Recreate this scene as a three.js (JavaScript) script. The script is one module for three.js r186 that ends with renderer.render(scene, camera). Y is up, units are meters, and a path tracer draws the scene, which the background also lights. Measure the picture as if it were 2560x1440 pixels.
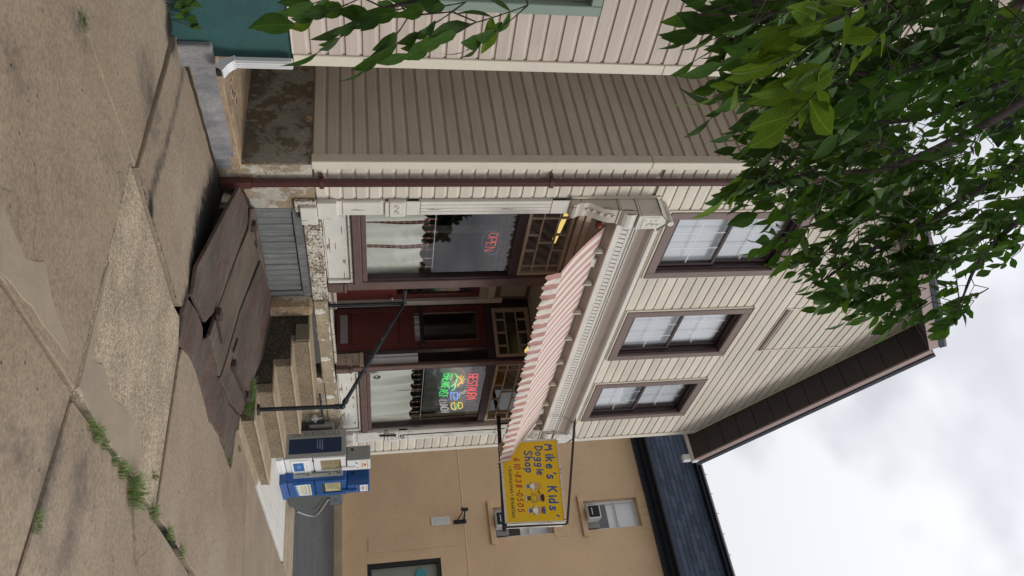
import * as THREE from 'three';
import { mergeGeometries } from 'three/addons/utils/BufferGeometryUtils.js';
import { ConvexGeometry } from 'three/addons/geometries/ConvexGeometry.js';
import { RectAreaLightUniformsLib } from 'three/addons/lights/RectAreaLightUniformsLib.js';

// ---------------------------------------------------------------- camera, sky, sun, exposure
const scene = new THREE.Scene();
const V = (x, y, z) => new THREE.Vector3(x, y, z);
// the phone was held on its side: the camera is rolled so that world up points to the right of the picture
const FOC = 1903, EYE = V(0, 1.45, 5.6);
const BX = V(-0.13217756, 0.9822478, 0.13311033), BY = V(-0.60175455, 0.02719538, -0.79821793), BZ = V(-0.78766779, -0.18560625, 0.58747747);
const camera = new THREE.PerspectiveCamera(2 * Math.atan(720 / FOC) * 180 / Math.PI, 16 / 9, 0.05, 900);
camera.position.copy(EYE);
camera.quaternion.setFromRotationMatrix(new THREE.Matrix4().makeBasis(BX, BY, BZ));
camera.updateMatrixWorld();
scene.add(camera);
const renderer = new THREE.WebGLRenderer({ antialias: true });
renderer.toneMapping = THREE.LinearToneMapping;
renderer.toneMappingExposure = 1.0;
renderer.shadowMap.enabled = true;
RectAreaLightUniformsLib.init();

// seeded noise
function rng(seed) { let s = seed >>> 0; return () => { s = (s + 0x6d2b79f5) | 0; let t = Math.imul(s ^ (s >>> 15), 1 | s); t = (t + Math.imul(t ^ (t >>> 7), 61 | t)) ^ t; return ((t ^ (t >>> 14)) >>> 0) / 4294967296; }; }
const rnd = rng(7), R = (a, b, r = rnd) => a + (b - a) * r();
const PERM = new Uint8Array(512), PV = new Float32Array(256);
{ const r = rng(99); for (let i = 0; i < 256; i++) { PERM[i] = i; PV[i] = r(); } for (let i = 255; i > 0; i--) { const j = Math.floor(r() * (i + 1)); const t = PERM[i]; PERM[i] = PERM[j]; PERM[j] = t; } for (let i = 0; i < 256; i++) PERM[256 + i] = PERM[i]; }
const sm = (t) => t * t * (3 - 2 * t), mix = (a, b, t) => a + (b - a) * t, clamp = (x, a = 0, b = 1) => Math.min(b, Math.max(a, x));
const sstep = (a, b, x) => sm(clamp((x - a) / (b - a)));
function vn(x, y, px, py, s) {           // value noise, tiling every px, py cells
  const xi = Math.floor(x), yi = Math.floor(y), fx = sm(x - xi), fy = sm(y - yi);
  const w = (a, m) => ((a % m) + m) % m;
  const h = (a, b) => PV[PERM[(PERM[(w(a, px) + s) & 255] + w(b, py)) & 255]];
  return mix(mix(h(xi, yi), h(xi + 1, yi), fx), mix(h(xi, yi + 1), h(xi + 1, yi + 1), fx), fy);
}
function fbm(u, v, cu, cv, oct, s = 0) { let a = 0.5, t = 0, n = 0; for (let o = 0; o < oct; o++) { t += a * vn(u * cu, v * cv, cu, cv, s + o * 17); n += a; a *= 0.55; cu *= 2; cv *= 2; } return t / n; }

// overcast sky: one bright cloud sheet with soft thicker patches, brighter towards the zenith as an overcast sky is
{
  const W = 1024, H = 512, d = new Float32Array(W * H * 4);
  for (let j = 0; j < H; j++) for (let i = 0; i < W; i++) {
    const el = ((j + 0.5) / H - 0.5) * Math.PI, az = (i / W) * Math.PI * 2;
    const e = Math.max(el, 0);
    // clouds on a flat layer seen in perspective
    const k = 1 / (Math.sin(e) + 0.22), cx = Math.cos(az) * Math.cos(e) * k, cy = Math.sin(az) * Math.cos(e) * k;
    const u = (cx + 8) / 16, v = (cy + 8) / 16;
    const w1 = fbm(u, v, 9, 9, 3, 40) - 0.5;
    const n = fbm(u + 0.02 * w1, v + 0.014 * w1, 58, 58, 5, 3);
    const n2 = fbm(u, v, 20, 20, 3, 11);
    const c = sstep(0.38, 0.6, n * 0.74 + n2 * 0.26);
    let L = (0.58 + 0.5 * Math.sin(e)) * mix(0.82, 1.12, c);
    let r = L * mix(0.94, 0.985, c), g = L * mix(0.965, 1.0, c), b = L * mix(1.05, 1.045, c);
    if (el < 0) { const t = clamp(-el * 6); r = mix(r, 0.2, t); g = mix(g, 0.19, t); b = mix(b, 0.17, t); }
    const o = (j * W + i) * 4; d[o] = r; d[o + 1] = g; d[o + 2] = b; d[o + 3] = 1;
  }
  const t = new THREE.DataTexture(d, W, H, THREE.RGBAFormat, THREE.FloatType);
  t.mapping = THREE.EquirectangularReflectionMapping; t.magFilter = t.minFilter = THREE.LinearFilter; t.wrapS = THREE.RepeatWrapping; t.needsUpdate = true;
  scene.background = t; scene.environment = t;
}
scene.backgroundIntensity = 1; scene.environmentIntensity = 1;
const sun = new THREE.DirectionalLight(new THREE.Color(1, 0.975, 0.935), 1.5);
sun.position.set(8 + 8, 17, 21); sun.target.position.set(8, 2, 0);
sun.castShadow = true; sun.shadow.radius = 34; sun.shadow.mapSize.set(2048, 2048);
Object.assign(sun.shadow.camera, { left: -16, right: 16, top: 16, bottom: -16, near: 1, far: 70 });
scene.add(sun, sun.target);

// ---------------------------------------------------------------- helpers
// a photo pixel (2560 x 1440) gives a direction; the distance comes from the plane of the thing it lies on
function ray(p) { const a = p[0] - 1280, b = -(p[1] - 720); return V(0, 0, 0).addScaledVector(BX, a).addScaledVector(BY, b).addScaledVector(BZ, -FOC); }
function at(p, k) {
  const r = ray(p); let t;
  if ('x' in k) t = (k.x - EYE.x) / r.x; else if ('y' in k) t = (k.y - EYE.y) / r.y; else if ('z' in k) t = (k.z - EYE.z) / r.z;
  else if ('depth' in k) t = k.depth / FOC; else { const n = k.n; t = (k.d - n.dot(EYE)) / n.dot(r); }
  return EYE.clone().addScaledVector(r, t);
}
const used = new Map();
function numbered(n) { const c = used.get(n) || 0; used.set(n, c + 1); return c ? n + '_' + String(c).padStart(3, '0') : n; }
function tag(o, label, category, group, kind) { if (label) o.userData.label = label; if (category) o.userData.category = category; if (group) o.userData.group = group; if (kind) o.userData.kind = kind; return o; }
function thing(name, label, category, base = [0, 0, 0], group) {
  const o = new THREE.Group(); o.name = numbered(name); o.position.set(...base); scene.add(o); o.userData.wb = V(...base);
  tag(o, label, category, group); return o;
}
function structure(name, base = [0, 0, 0]) { const o = new THREE.Group(); o.name = numbered(name); o.position.set(...base); scene.add(o); o.userData.wb = V(...base); o.userData.kind = 'structure'; return o; }
// world uv in metres from the dominant normal axis
function uvw(g) {
  if (g.index) g = g.toNonIndexed();
  if (!g.attributes.normal) g.computeVertexNormals();
  const p = g.attributes.position, n = g.attributes.normal, uv = new Float32Array(p.count * 2);
  for (let i = 0; i < p.count; i++) {
    const ax = Math.abs(n.getX(i)), ay = Math.abs(n.getY(i)), az = Math.abs(n.getZ(i));
    if (ay >= ax && ay >= az) { uv[2 * i] = p.getX(i); uv[2 * i + 1] = p.getZ(i); } else if (ax >= az) { uv[2 * i] = p.getZ(i); uv[2 * i + 1] = p.getY(i); } else { uv[2 * i] = p.getX(i); uv[2 * i + 1] = p.getY(i); }
  }
  g.setAttribute('uv', new THREE.BufferAttribute(uv, 2)); return g;
}
// a part: geometry in world coordinates, hung under its thing
function part(parent, name, g, m, o = {}) {
  if (Array.isArray(g)) g = g.length === 1 ? g[0] : mergeGeometries(g.map((q) => { q = q.index ? q.toNonIndexed() : q; for (const k of Object.keys(q.attributes)) if (!['position', 'normal', 'uv'].includes(k)) q.deleteAttribute(k); if (!q.attributes.normal) q.computeVertexNormals(); if (!q.attributes.uv) uvw(q); return q; }));
  if (!o.uv) g = uvw(g);
  const wb = parent.userData.wb || V(0, 0, 0);
  g.translate(-wb.x, -wb.y, -wb.z);
  const me = new THREE.Mesh(g, m); me.name = name; me.castShadow = me.receiveShadow = true; me.userData.wb = wb;
  if (o.label) me.userData.label = o.label; if (o.kind) me.userData.kind = o.kind;
  parent.add(me); return me;
}
function sub(parent, name) { const o = new THREE.Group(); o.name = name; o.userData.wb = parent.userData.wb; parent.add(o); return o; }
function quads(list) {                    // list of [a,b,c,d] or [a,b,c], flat shaded
  const pos = []; for (const q of list) { const f = q.length === 4 ? [q[0], q[1], q[2], q[0], q[2], q[3]] : q; for (const v of f) pos.push(v.x, v.y, v.z); }
  const g = new THREE.BufferGeometry(); g.setAttribute('position', new THREE.Float32BufferAttribute(pos, 3)); g.computeVertexNormals(); return g;
}
const box = (x0, x1, y0, y1, z0, z1) => new THREE.BoxGeometry(Math.abs(x1 - x0), Math.abs(y1 - y0), Math.abs(z1 - z0)).translate((x0 + x1) / 2, (y0 + y1) / 2, (z0 + z1) / 2);
function cbox(x0, x1, y0, y1, z0, z1, b = 0.006) {   // chamfered box
  const pts = []; for (const i of [0, 1]) for (const j of [0, 1]) for (const k of [0, 1]) {
    const x = i ? x1 : x0, y = j ? y1 : y0, z = k ? z1 : z0, sx = i ? -b : b, sy = j ? -b : b, sz = k ? -b : b;
    pts.push(V(x, y + sy, z + sz), V(x + sx, y, z + sz), V(x + sx, y + sy, z)); }
  return new ConvexGeometry(pts);
}
function bar(a, b, r, seg = 8, r2 = r) { const d = b.clone().sub(a), g = new THREE.CylinderGeometry(r2, r, d.length(), seg); g.translate(0, d.length() / 2, 0); g.applyQuaternion(new THREE.Quaternion().setFromUnitVectors(V(0, 1, 0), d.clone().normalize())); g.translate(a.x, a.y, a.z); return g; }
function slabGeo(poly, y, th, b = 0.006, jitter = 0) {   // polygon [x,z] seen from above, top at y
  const s = new THREE.Shape(poly.map(([x, z]) => new THREE.Vector2(x, -z)));
  const g = new THREE.ExtrudeGeometry(s, { depth: th - 2 * b, bevelEnabled: b > 0, bevelThickness: b, bevelSize: b, bevelOffset: -b, bevelSegments: 1 });
  g.rotateX(-Math.PI / 2); g.translate(0, y - th + b, 0); return g;
}
function extr(pts, depth, b = 0) {        // polygon in xy, extruded to +z from 0
  return new THREE.ExtrudeGeometry(new THREE.Shape(pts.map(([x, y]) => new THREE.Vector2(x, y))), { depth: depth - 2 * b, bevelEnabled: b > 0, bevelThickness: b, bevelSize: b, bevelOffset: -b, bevelSegments: 1 }).translate(0, 0, b);
}
function rough(poly, step, amp, r = rnd) {   // break straight polygon edges into an uneven outline
  const out = []; for (let i = 0; i < poly.length; i++) { const a = poly[i], b = poly[(i + 1) % poly.length], L = Math.hypot(b[0] - a[0], b[1] - a[1]), n = Math.max(1, Math.round(L / step)); out.push(a); for (let k = 1; k < n; k++) { const t = k / n; out.push([mix(a[0], b[0], t) + R(-amp, amp, r), mix(a[1], b[1], t) + R(-amp, amp, r)]); } } return out;
}
const smooth = (pts, n = 24) => new THREE.CatmullRomCurve3(pts).getPoints(n);
const tube = (pts, r, seg = 24, rad = 8) => new THREE.TubeGeometry(new THREE.CatmullRomCurve3(pts), seg, r, rad, false);

// ---------------------------------------------------------------- textures
function dtex(N, M, f, srgb = true, rep = 1) {
  const d = new Uint8Array(N * M * 4);
  for (let j = 0; j < M; j++) for (let i = 0; i < N; i++) { const c = f(i / N, j / M, i, j), o = (j * N + i) * 4; d[o] = clamp(c[0], 0, 255); d[o + 1] = clamp(c[1], 0, 255); d[o + 2] = clamp(c[2], 0, 255); d[o + 3] = 255; }
  const t = new THREE.DataTexture(d, N, M); t.wrapS = t.wrapT = THREE.RepeatWrapping; t.magFilter = THREE.LinearFilter; t.minFilter = THREE.LinearMipmapLinearFilter; t.generateMipmaps = true;
  if (srgb) t.colorSpace = THREE.SRGBColorSpace; if (Array.isArray(rep)) t.repeat.set(1 / rep[0], 1 / rep[1]); else t.repeat.set(1 / rep, 1 / rep); t.needsUpdate = true; return t;
}
const grey = (v) => [v, v, v];
function ctex(W, H, draw) { const c = document.createElement('canvas'); c.width = W; c.height = H; const g = c.getContext('2d'); draw(g, W, H); const t = new THREE.CanvasTexture(c); t.colorSpace = THREE.SRGBColorSpace; t.anisotropy = 8; return t; }
const std = (c, rough = 0.8, o = {}) => { const m = new THREE.MeshStandardMaterial({ roughness: rough, metalness: 0, ...o }); if (Array.isArray(c)) m.color.setRGB(...c); else if (c !== null) m.color.set(c); return m; };
const phy = (c, rough = 0.8, o = {}) => { const m = new THREE.MeshPhysicalMaterial({ roughness: rough, metalness: 0, ...o }); if (Array.isArray(c)) m.color.setRGB(...c); else if (c !== null) m.color.set(c); return m; };
// mottled painted or mineral surface: base sRGB, spread of coarse and fine noise
function mottled(base, coarse, fine, cells, seed, N = 512, aspect = [1, 1]) {
  return dtex(N, N, (u, v) => { const a = fbm(u, v, cells * aspect[0], cells * aspect[1], 4, seed) - 0.5, b = fbm(u, v, 64 * aspect[0], 64 * aspect[1], 2, seed + 5) - 0.5, k = 1 + a * coarse + b * fine; return [base[0] * k, base[1] * k, base[2] * k * (1 - a * 0.06)]; }, true);
}
function withRep(t, rx, ry = rx) { t.repeat.set(1 / rx, 1 / ry); return t; }
const grainBump = dtex(512, 512, (u, v) => grey(255 * fbm(u, v, 48, 48, 4, 21)), false, 0.5);
const fineBump = dtex(512, 512, (u, v) => grey(255 * (0.5 * fbm(u, v, 128, 128, 2, 22) + 0.5 * fbm(u, v, 16, 16, 3, 23))), false, 0.4);
const woodBump = dtex(256, 512, (u, v) => grey(255 * fbm(u, v, 64, 6, 4, 24)), false, [0.35, 1.4]);
const woodBumpX = dtex(512, 256, (u, v) => grey(255 * fbm(u, v, 6, 64, 4, 24)), false, [1.4, 0.35]);

const M = {};
// vinyl siding: faint embossed grain
const sidTex = (b, s) => withRep(dtex(512, 256, (u, v) => { const k = 1 + (fbm(u, v, 4, 60, 3, s) - 0.5) * 0.05 + (fbm(u, v, 3, 5, 5, s + 4) - 0.5) * 0.16; return [b[0] * k, b[1] * k, b[2] * k]; }), 2.2, 1.1);
M.siding = std(null, 0.62, { map: sidTex([208, 199, 184], 31), bumpMap: woodBumpX, bumpScale: 0.0006 });
M.siding2 = std(null, 0.62, { map: sidTex([204, 195, 181], 35), bumpMap: woodBumpX, bumpScale: 0.0006 });
M.siding3 = std(null, 0.62, { map: sidTex([211, 202, 188], 39), bumpMap: woodBumpX, bumpScale: 0.0006 });
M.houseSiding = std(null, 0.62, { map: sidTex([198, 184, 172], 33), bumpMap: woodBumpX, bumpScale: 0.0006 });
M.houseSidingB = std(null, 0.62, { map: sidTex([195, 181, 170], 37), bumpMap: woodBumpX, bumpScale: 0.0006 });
M.trim = std(null, 0.6, { map: withRep(mottled([214, 206, 190], 0.08, 0.03, 4, 41), 1.3) });
M.brown = std(null, 0.55, { map: withRep(mottled([116, 97, 91], 0.12, 0.05, 4, 42), 0.9) });
M.darkBrown = std(null, 0.5, { map: withRep(mottled([52, 34, 35], 0.2, 0.08, 4, 43), 0.9) });
M.soffit = std(null, 0.7, { map: withRep(mottled([56, 50, 51], 0.15, 0.06, 4, 44), 0.9) });
M.fascia = std(null, 0.55, { map: withRep(mottled([150, 128, 122], 0.08, 0.03, 4, 45), 1.1) });
M.storeBrown = std(null, 0.6, { map: withRep(mottled([98, 76, 70], 0.25, 0.12, 6, 46), 0.6), bumpMap: woodBump, bumpScale: 0.0015 });
// old white paint, cracked along the grain
const crackTex = (N, base, amount, seed, horiz) => dtex(N, N, (u, v) => {
  const a = horiz ? v : u, b = horiz ? u : v;
  const w = fbm(a, b, 3, 3, 3, seed) - 0.5, line = fbm(a + w * 0.02, b, 40, 3, 3, seed + 3), m = fbm(a, b, 6, 4, 4, seed + 7);
  const c = line > 0.725 - amount * (m - 0.35) ? 1 : 0, k = 1 + (fbm(a, b, 5, 5, 4, seed + 2) - 0.5) * 0.12 + (fbm(a, b, 70, 70, 2, seed + 9) - 0.5) * 0.05;
  return c ? [base[0] * 0.62 * k, base[1] * 0.58 * k, base[2] * 0.52 * k] : [base[0] * k, base[1] * k, base[2] * k];
});
M.white = std(null, 0.6, { map: withRep(crackTex(512, [214, 210, 201], 0.1, 51), 0.8) });
M.whiteH = std(null, 0.6, { map: withRep(crackTex(512, [214, 211, 202], 0.09, 52, true), 0.8) });
M.whitePlain = std(null, 0.6, { map: withRep(mottled([214, 210, 201], 0.1, 0.05, 5, 56), 1.1) });
M.greyPaint = std(null, 0.62, { map: withRep(crackTex(512, [196, 187, 174], 0.1, 53), 1.0) });
M.cove = std(null, 0.6, { map: withRep(mottled([164, 152, 141], 0.14, 0.05, 5, 54), 1.2) });
M.tanWood = std(null, 0.65, { map: withRep(mottled([168, 148, 130], 0.2, 0.1, 6, 55), 0.5) });
// flaking paint on stucco
const flake = (paint, under, cover, seed) => dtex(1024, 1024, (u, v) => {
  const a = fbm(u, v, 7, 7, 7, seed), b = fbm(u, v, 34, 34, 3, seed + 3), c = fbm(u, v, 100, 100, 2, seed + 6), f = a * 0.62 + b * 0.3 + c * 0.08;
  const e = fbm(u, v, 180, 180, 2, seed + 11), t = sstep(cover - 0.035, cover + 0.035, f + (e - 0.5) * 0.1), k = 1 + (fbm(u, v, 9, 9, 5, seed + 8) - 0.5) * 0.4 + (c - 0.5) * 0.2;
  return [0, 1, 2].map((i) => mix(paint[i], under[i], t) * k);
});
const flakeB = (cover, seed) => dtex(512, 512, (u, v) => { const f = fbm(u, v, 7, 7, 7, seed) * 0.62 + fbm(u, v, 34, 34, 3, seed + 3) * 0.3 + fbm(u, v, 100, 100, 2, seed + 6) * 0.08; return grey(f > cover ? 60 + 60 * fbm(u, v, 64, 64, 2, 5) : 190); }, false);
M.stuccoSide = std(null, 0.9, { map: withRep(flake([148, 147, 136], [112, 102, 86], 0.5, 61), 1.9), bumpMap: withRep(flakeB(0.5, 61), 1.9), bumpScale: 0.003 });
M.stuccoFront = std(null, 0.9, { map: withRep(flake([182, 176, 162], [152, 134, 110], 0.49, 63), 1.3), bumpMap: withRep(flakeB(0.49, 63), 1.3), bumpScale: 0.006 });
M.speckle = std(null, 0.9, { map: withRep(dtex(512, 512, (u, v) => { const a = fbm(u, v, 60, 60, 2, 65), m = fbm(u, v, 3, 3, 3, 66), k = 1 + (fbm(u, v, 20, 20, 3, 67) - 0.5) * 0.3; return a > 0.42 + (m - 0.4) * 0.6 ? [206 * k, 200 * k, 186 * k] : [112 * k, 96 * k, 78 * k]; }), 0.75), bumpMap: fineBump, bumpScale: 0.004 });
M.stone = std(null, 0.9, { map: withRep(dtex(512, 512, (u, v) => { const a = fbm(u, v, 5, 5, 5, 68), b = fbm(u, v, 60, 60, 2, 69), k = 1 + (a - 0.5) * 0.5 + (b - 0.5) * 0.3, w = fbm(u, v, 9, 9, 4, 70) > 0.6; return w ? [196 * k, 196 * k, 186 * k] : [152 * k, 138 * k, 116 * k]; }), 1.1), bumpMap: grainBump, bumpScale: 0.008 });
M.sandstone = std(null, 0.9, { map: withRep(flake([165, 140, 108], [190, 178, 158], 0.56, 71), 1.2), bumpMap: grainBump, bumpScale: 0.01 });
M.ledgeFront = std(null, 0.9, { map: withRep(mottled([134, 133, 134], 0.55, 0.2, 4, 73, 512, [3, 1]), 1.1), bumpMap: grainBump, bumpScale: 0.004 });
M.ledgeTop = std(null, 0.9, { map: withRep(mottled([160, 138, 112], 0.4, 0.25, 5, 74), 1.0), bumpMap: grainBump, bumpScale: 0.006 });
M.teal = std(null, 0.7, { map: withRep(mottled([42, 84, 83], 0.25, 0.08, 5, 75), 1.1), bumpMap: withRep(grainBump.clone(), 0.9), bumpScale: 0.002 });
// exposed aggregate: pebbles of several tones
function pebbleTex(N, cells, tones, seed, dark) {
  const r = rng(seed), pts = []; for (let i = 0; i < cells * cells; i++) pts.push([r(), r(), Math.floor(r() * tones.length), 0.6 + 0.5 * r()]);
  const look = (u, v) => { const cx = Math.floor(u * cells), cy = Math.floor(v * cells); let b = 9, bi = 0, b2 = 9; for (let dy = -1; dy <= 1; dy++) for (let dx = -1; dx <= 1; dx++) { const x = (cx + dx + cells) % cells, y = (cy + dy + cells) % cells, p = pts[y * cells + x]; const ddx = u * cells - (cx + dx + p[0]), ddy = v * cells - (cy + dy + p[1]), q = Math.hypot(ddx, ddy) / p[3]; if (q < b) { b2 = b; b = q; bi = y * cells + x; } else if (q < b2) b2 = q; } return [b, b2, bi]; };
  const A = dtex(N, N, (u, v) => { const [b, b2, i] = look(u, v), t = b2 - b > 0.1 ? tones[pts[i][2]] : dark, k = 1 + (fbm(u, v, 5, 5, 3, seed) - 0.5) * 0.3; return [t[0] * k, t[1] * k, t[2] * k]; });
  const B = dtex(N, N, (u, v) => { const [b, b2] = look(u, v); return grey(255 * clamp((b2 - b) * 2.2)); }, false); return [A, B];
}
{ const [a, b] = pebbleTex(1024, 90, [[160, 142, 116], [144, 126, 102], [172, 156, 130], [130, 112, 92], [176, 158, 134]], 81, [150, 134, 112]);
  M.pebble = std(null, 0.92, { map: withRep(a, 1.0), bumpMap: withRep(b, 1.0), bumpScale: 0.008 }); }
{ const [a, b] = pebbleTex(1024, 64, [[96, 84, 68], [78, 70, 58], [110, 98, 78], [66, 60, 50]], 82, [84, 75, 62]);
  M.roughDark = std(null, 0.95, { map: withRep(a, 0.9), bumpMap: withRep(b, 0.9), bumpScale: 0.02 }); }
{ const [a, b] = pebbleTex(1024, 84, [[196, 178, 152], [178, 162, 138], [208, 190, 164], [160, 144, 124]], 83, [184, 166, 142]);
  M.aggregate = std(null, 0.93, { map: withRep(a, 1.1), bumpMap: withRep(b, 1.1), bumpScale: 0.008 }); }
M.step = std(null, 0.9, { map: withRep(mottled([160, 143, 118], 0.25, 0.12, 5, 84), 0.9), bumpMap: grainBump, bumpScale: 0.003 });
M.asphalt = std(null, 0.9, { map: withRep(dtex(512, 512, (u, v) => { const k = 1 + (fbm(u, v, 4, 4, 4, 85) - 0.5) * 0.2 + (fbm(u, v, 128, 128, 2, 86) - 0.5) * 0.7; return [78 * k, 79 * k, 82 * k]; }), 1.6), bumpMap: fineBump, bumpScale: 0.004 });
M.apron = std(null, 0.85, { map: withRep(mottled([206, 203, 196], 0.12, 0.08, 4, 87, 512, [1, 6]), 1.6) });
M.dirt = std(null, 1, { map: withRep(mottled([64, 54, 42], 0.6, 0.5, 8, 88), 0.7), bumpMap: grainBump, bumpScale: 0.02 });
M.plate = std(null, 0.75, { map: withRep(dtex(1024, 1024, (u, v) => { const a = fbm(u, v, 4, 4, 5, 90), b = fbm(u, v, 40, 10, 3, 91), c = fbm(u, v, 120, 120, 2, 92), g = sstep(0.45, 0.62, fbm(u, v, 3, 3, 4, 93)), k = 0.98 + (a - 0.5) * 0.6 + (b - 0.5) * 0.35 + (c - 0.5) * 0.25; const sp = c > 0.86 ? 1.7 : 1; return [mix(88, 82, g) * k * sp, mix(66, 71, g) * k * sp, mix(58, 63, g) * k * sp]; }), 1.5), bumpMap: grainBump, bumpScale: 0.006 });
M.plate2 = std(null, 0.8, { map: withRep(dtex(512, 1024, (u, v) => { const a = fbm(u, v, 4, 4, 4, 94), b = fbm(u, v, 60, 4, 3, 95), k = 0.9 + (a - 0.5) * 0.5 + (b - 0.5) * 0.5; return [98 * k, 86 * k, 74 * k]; }), 1.2, 2.0), bumpMap: woodBumpX, bumpScale: 0.004 });
M.rust = std([0.05, 0.03, 0.025], 0.8, { bumpMap: fineBump, bumpScale: 0.003 });
M.board = std(null, 0.8, { map: withRep(dtex(512, 512, (u, v) => { const a = fbm(u, v, 40, 4, 3, 96), b = fbm(u, v, 5, 5, 4, 97), k = 1 + (a - 0.5) * 0.35 + (b - 0.5) * 0.3, w = fbm(u, v, 50, 8, 3, 98) > 0.72; return w ? [98 * k, 96 * k, 88 * k] : [112 * k, 115 * k, 113 * k]; }), 0.9), bumpMap: woodBump, bumpScale: 0.003 });
M.spout = std(null, 0.45, { map: withRep(mottled([82, 46, 42], 0.25, 0.08, 4, 99), 0.7) });
M.spoutWhite = std([0.72, 0.72, 0.73], 0.38);
M.door = phy(null, 0.4, { map: withRep(mottled([88, 35, 29], 0.25, 0.06, 4, 101), 0.8), clearcoat: 0.25, clearcoatRoughness: 0.3 });
M.kick = std([0.33, 0.33, 0.34], 0.42, { metalness: 0.6 });
M.pipe = std(null, 0.42, { map: withRep(dtex(256, 256, (u, v) => { const f = fbm(u, v, 7, 7, 5, 103); return f > 0.66 ? [120, 120, 116] : [30 + 22 * f, 34 + 26 * f, 38 + 30 * f]; }), 0.4), metalness: 0.3 });
M.black = std([0.012, 0.012, 0.014], 0.5);
M.dark = std([0.02, 0.019, 0.02], 0.85);
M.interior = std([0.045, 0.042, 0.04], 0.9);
M.interiorTan = std([0.16, 0.13, 0.09], 0.9);
M.vest = std([0.30, 0.26, 0.20], 0.8);
M.glass = phy([1, 1, 1], 0.02, { transmission: 1, thickness: 0, ior: 1.8 });
M.glassUp = phy([1, 1, 1], 0.03, { transmission: 1, thickness: 0, ior: 1.9 });
M.muntin = std([0.72, 0.73, 0.74], 0.5);
M.blind = std([0.74, 0.75, 0.76], 0.9);
M.upBlind = std([0.60, 0.63, 0.67], 0.9);
M.beige = std(null, 0.92, { map: withRep(dtex(1024, 1024, (u, v) => { const a = fbm(u, v, 3, 3, 5, 111), c = fbm(u, v, 120, 120, 2, 113), k = 1 + (a - 0.5) * 0.16 + (c - 0.5) * 0.05; return [213 * k, 182 * k, 146 * k]; }), 4.5), bumpMap: fineBump, bumpScale: 0.004 });
M.beigeTrim = std(null, 0.9, { map: withRep(mottled([222, 196, 158], 0.12, 0.1, 4, 114), 1.2) });
M.navy = std(null, 0.6, { map: withRep(mottled([36, 43, 58], 0.15, 0.06, 4, 115), 1.0) });
M.shingles = [[58, 68, 84], [52, 62, 78], [64, 73, 88], [48, 57, 72]].map((c, i) => std(null, 0.9, { map: withRep(mottled(c, 0.2, 0.5, 6, 116 + i, 256), 0.5), bumpMap: fineBump, bumpScale: 0.003 }));
M.pvc = std([0.74, 0.75, 0.76], 0.4);
M.alu = std([0.5, 0.5, 0.5], 0.4, { metalness: 0.5 });
M.grey = std([0.27, 0.27, 0.255], 0.45);
M.boxWhite = phy([0.74, 0.74, 0.73], 0.35, { clearcoat: 0.2 });
M.boxBlue = phy(null, 0.38, { map: withRep(mottled([26, 80, 142], 0.22, 0.05, 4, 121), 0.6), clearcoat: 0.25 });
M.plastic = std([0.085, 0.095, 0.095], 0.5);
M.greenFrame = std([0.22, 0.29, 0.24], 0.55);
M.bark = std(null, 0.95, { map: withRep(mottled([64, 54, 46], 0.5, 0.5, 8, 131, 256, [4, 1]), 0.5), bumpMap: woodBump, bumpScale: 0.02 });
M.twig = std([0.045, 0.04, 0.028], 0.9);
M.grass = [[0.15, 0.25, 0.05], [0.11, 0.20, 0.04], [0.22, 0.29, 0.07], [0.28, 0.24, 0.12]].map((c) => phy(c, 0.9, { transmission: 0.3, thickness: 0, side: THREE.DoubleSide }));
M.leaves = [[0.07, 0.17, 0.02], [0.06, 0.145, 0.025], [0.10, 0.22, 0.02], [0.08, 0.15, 0.04], [0.19, 0.33, 0.025]].map((c) => phy(c, 0.8, { transmission: 0.5, thickness: 0, specularIntensity: 0.22, side: THREE.DoubleSide }));
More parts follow.
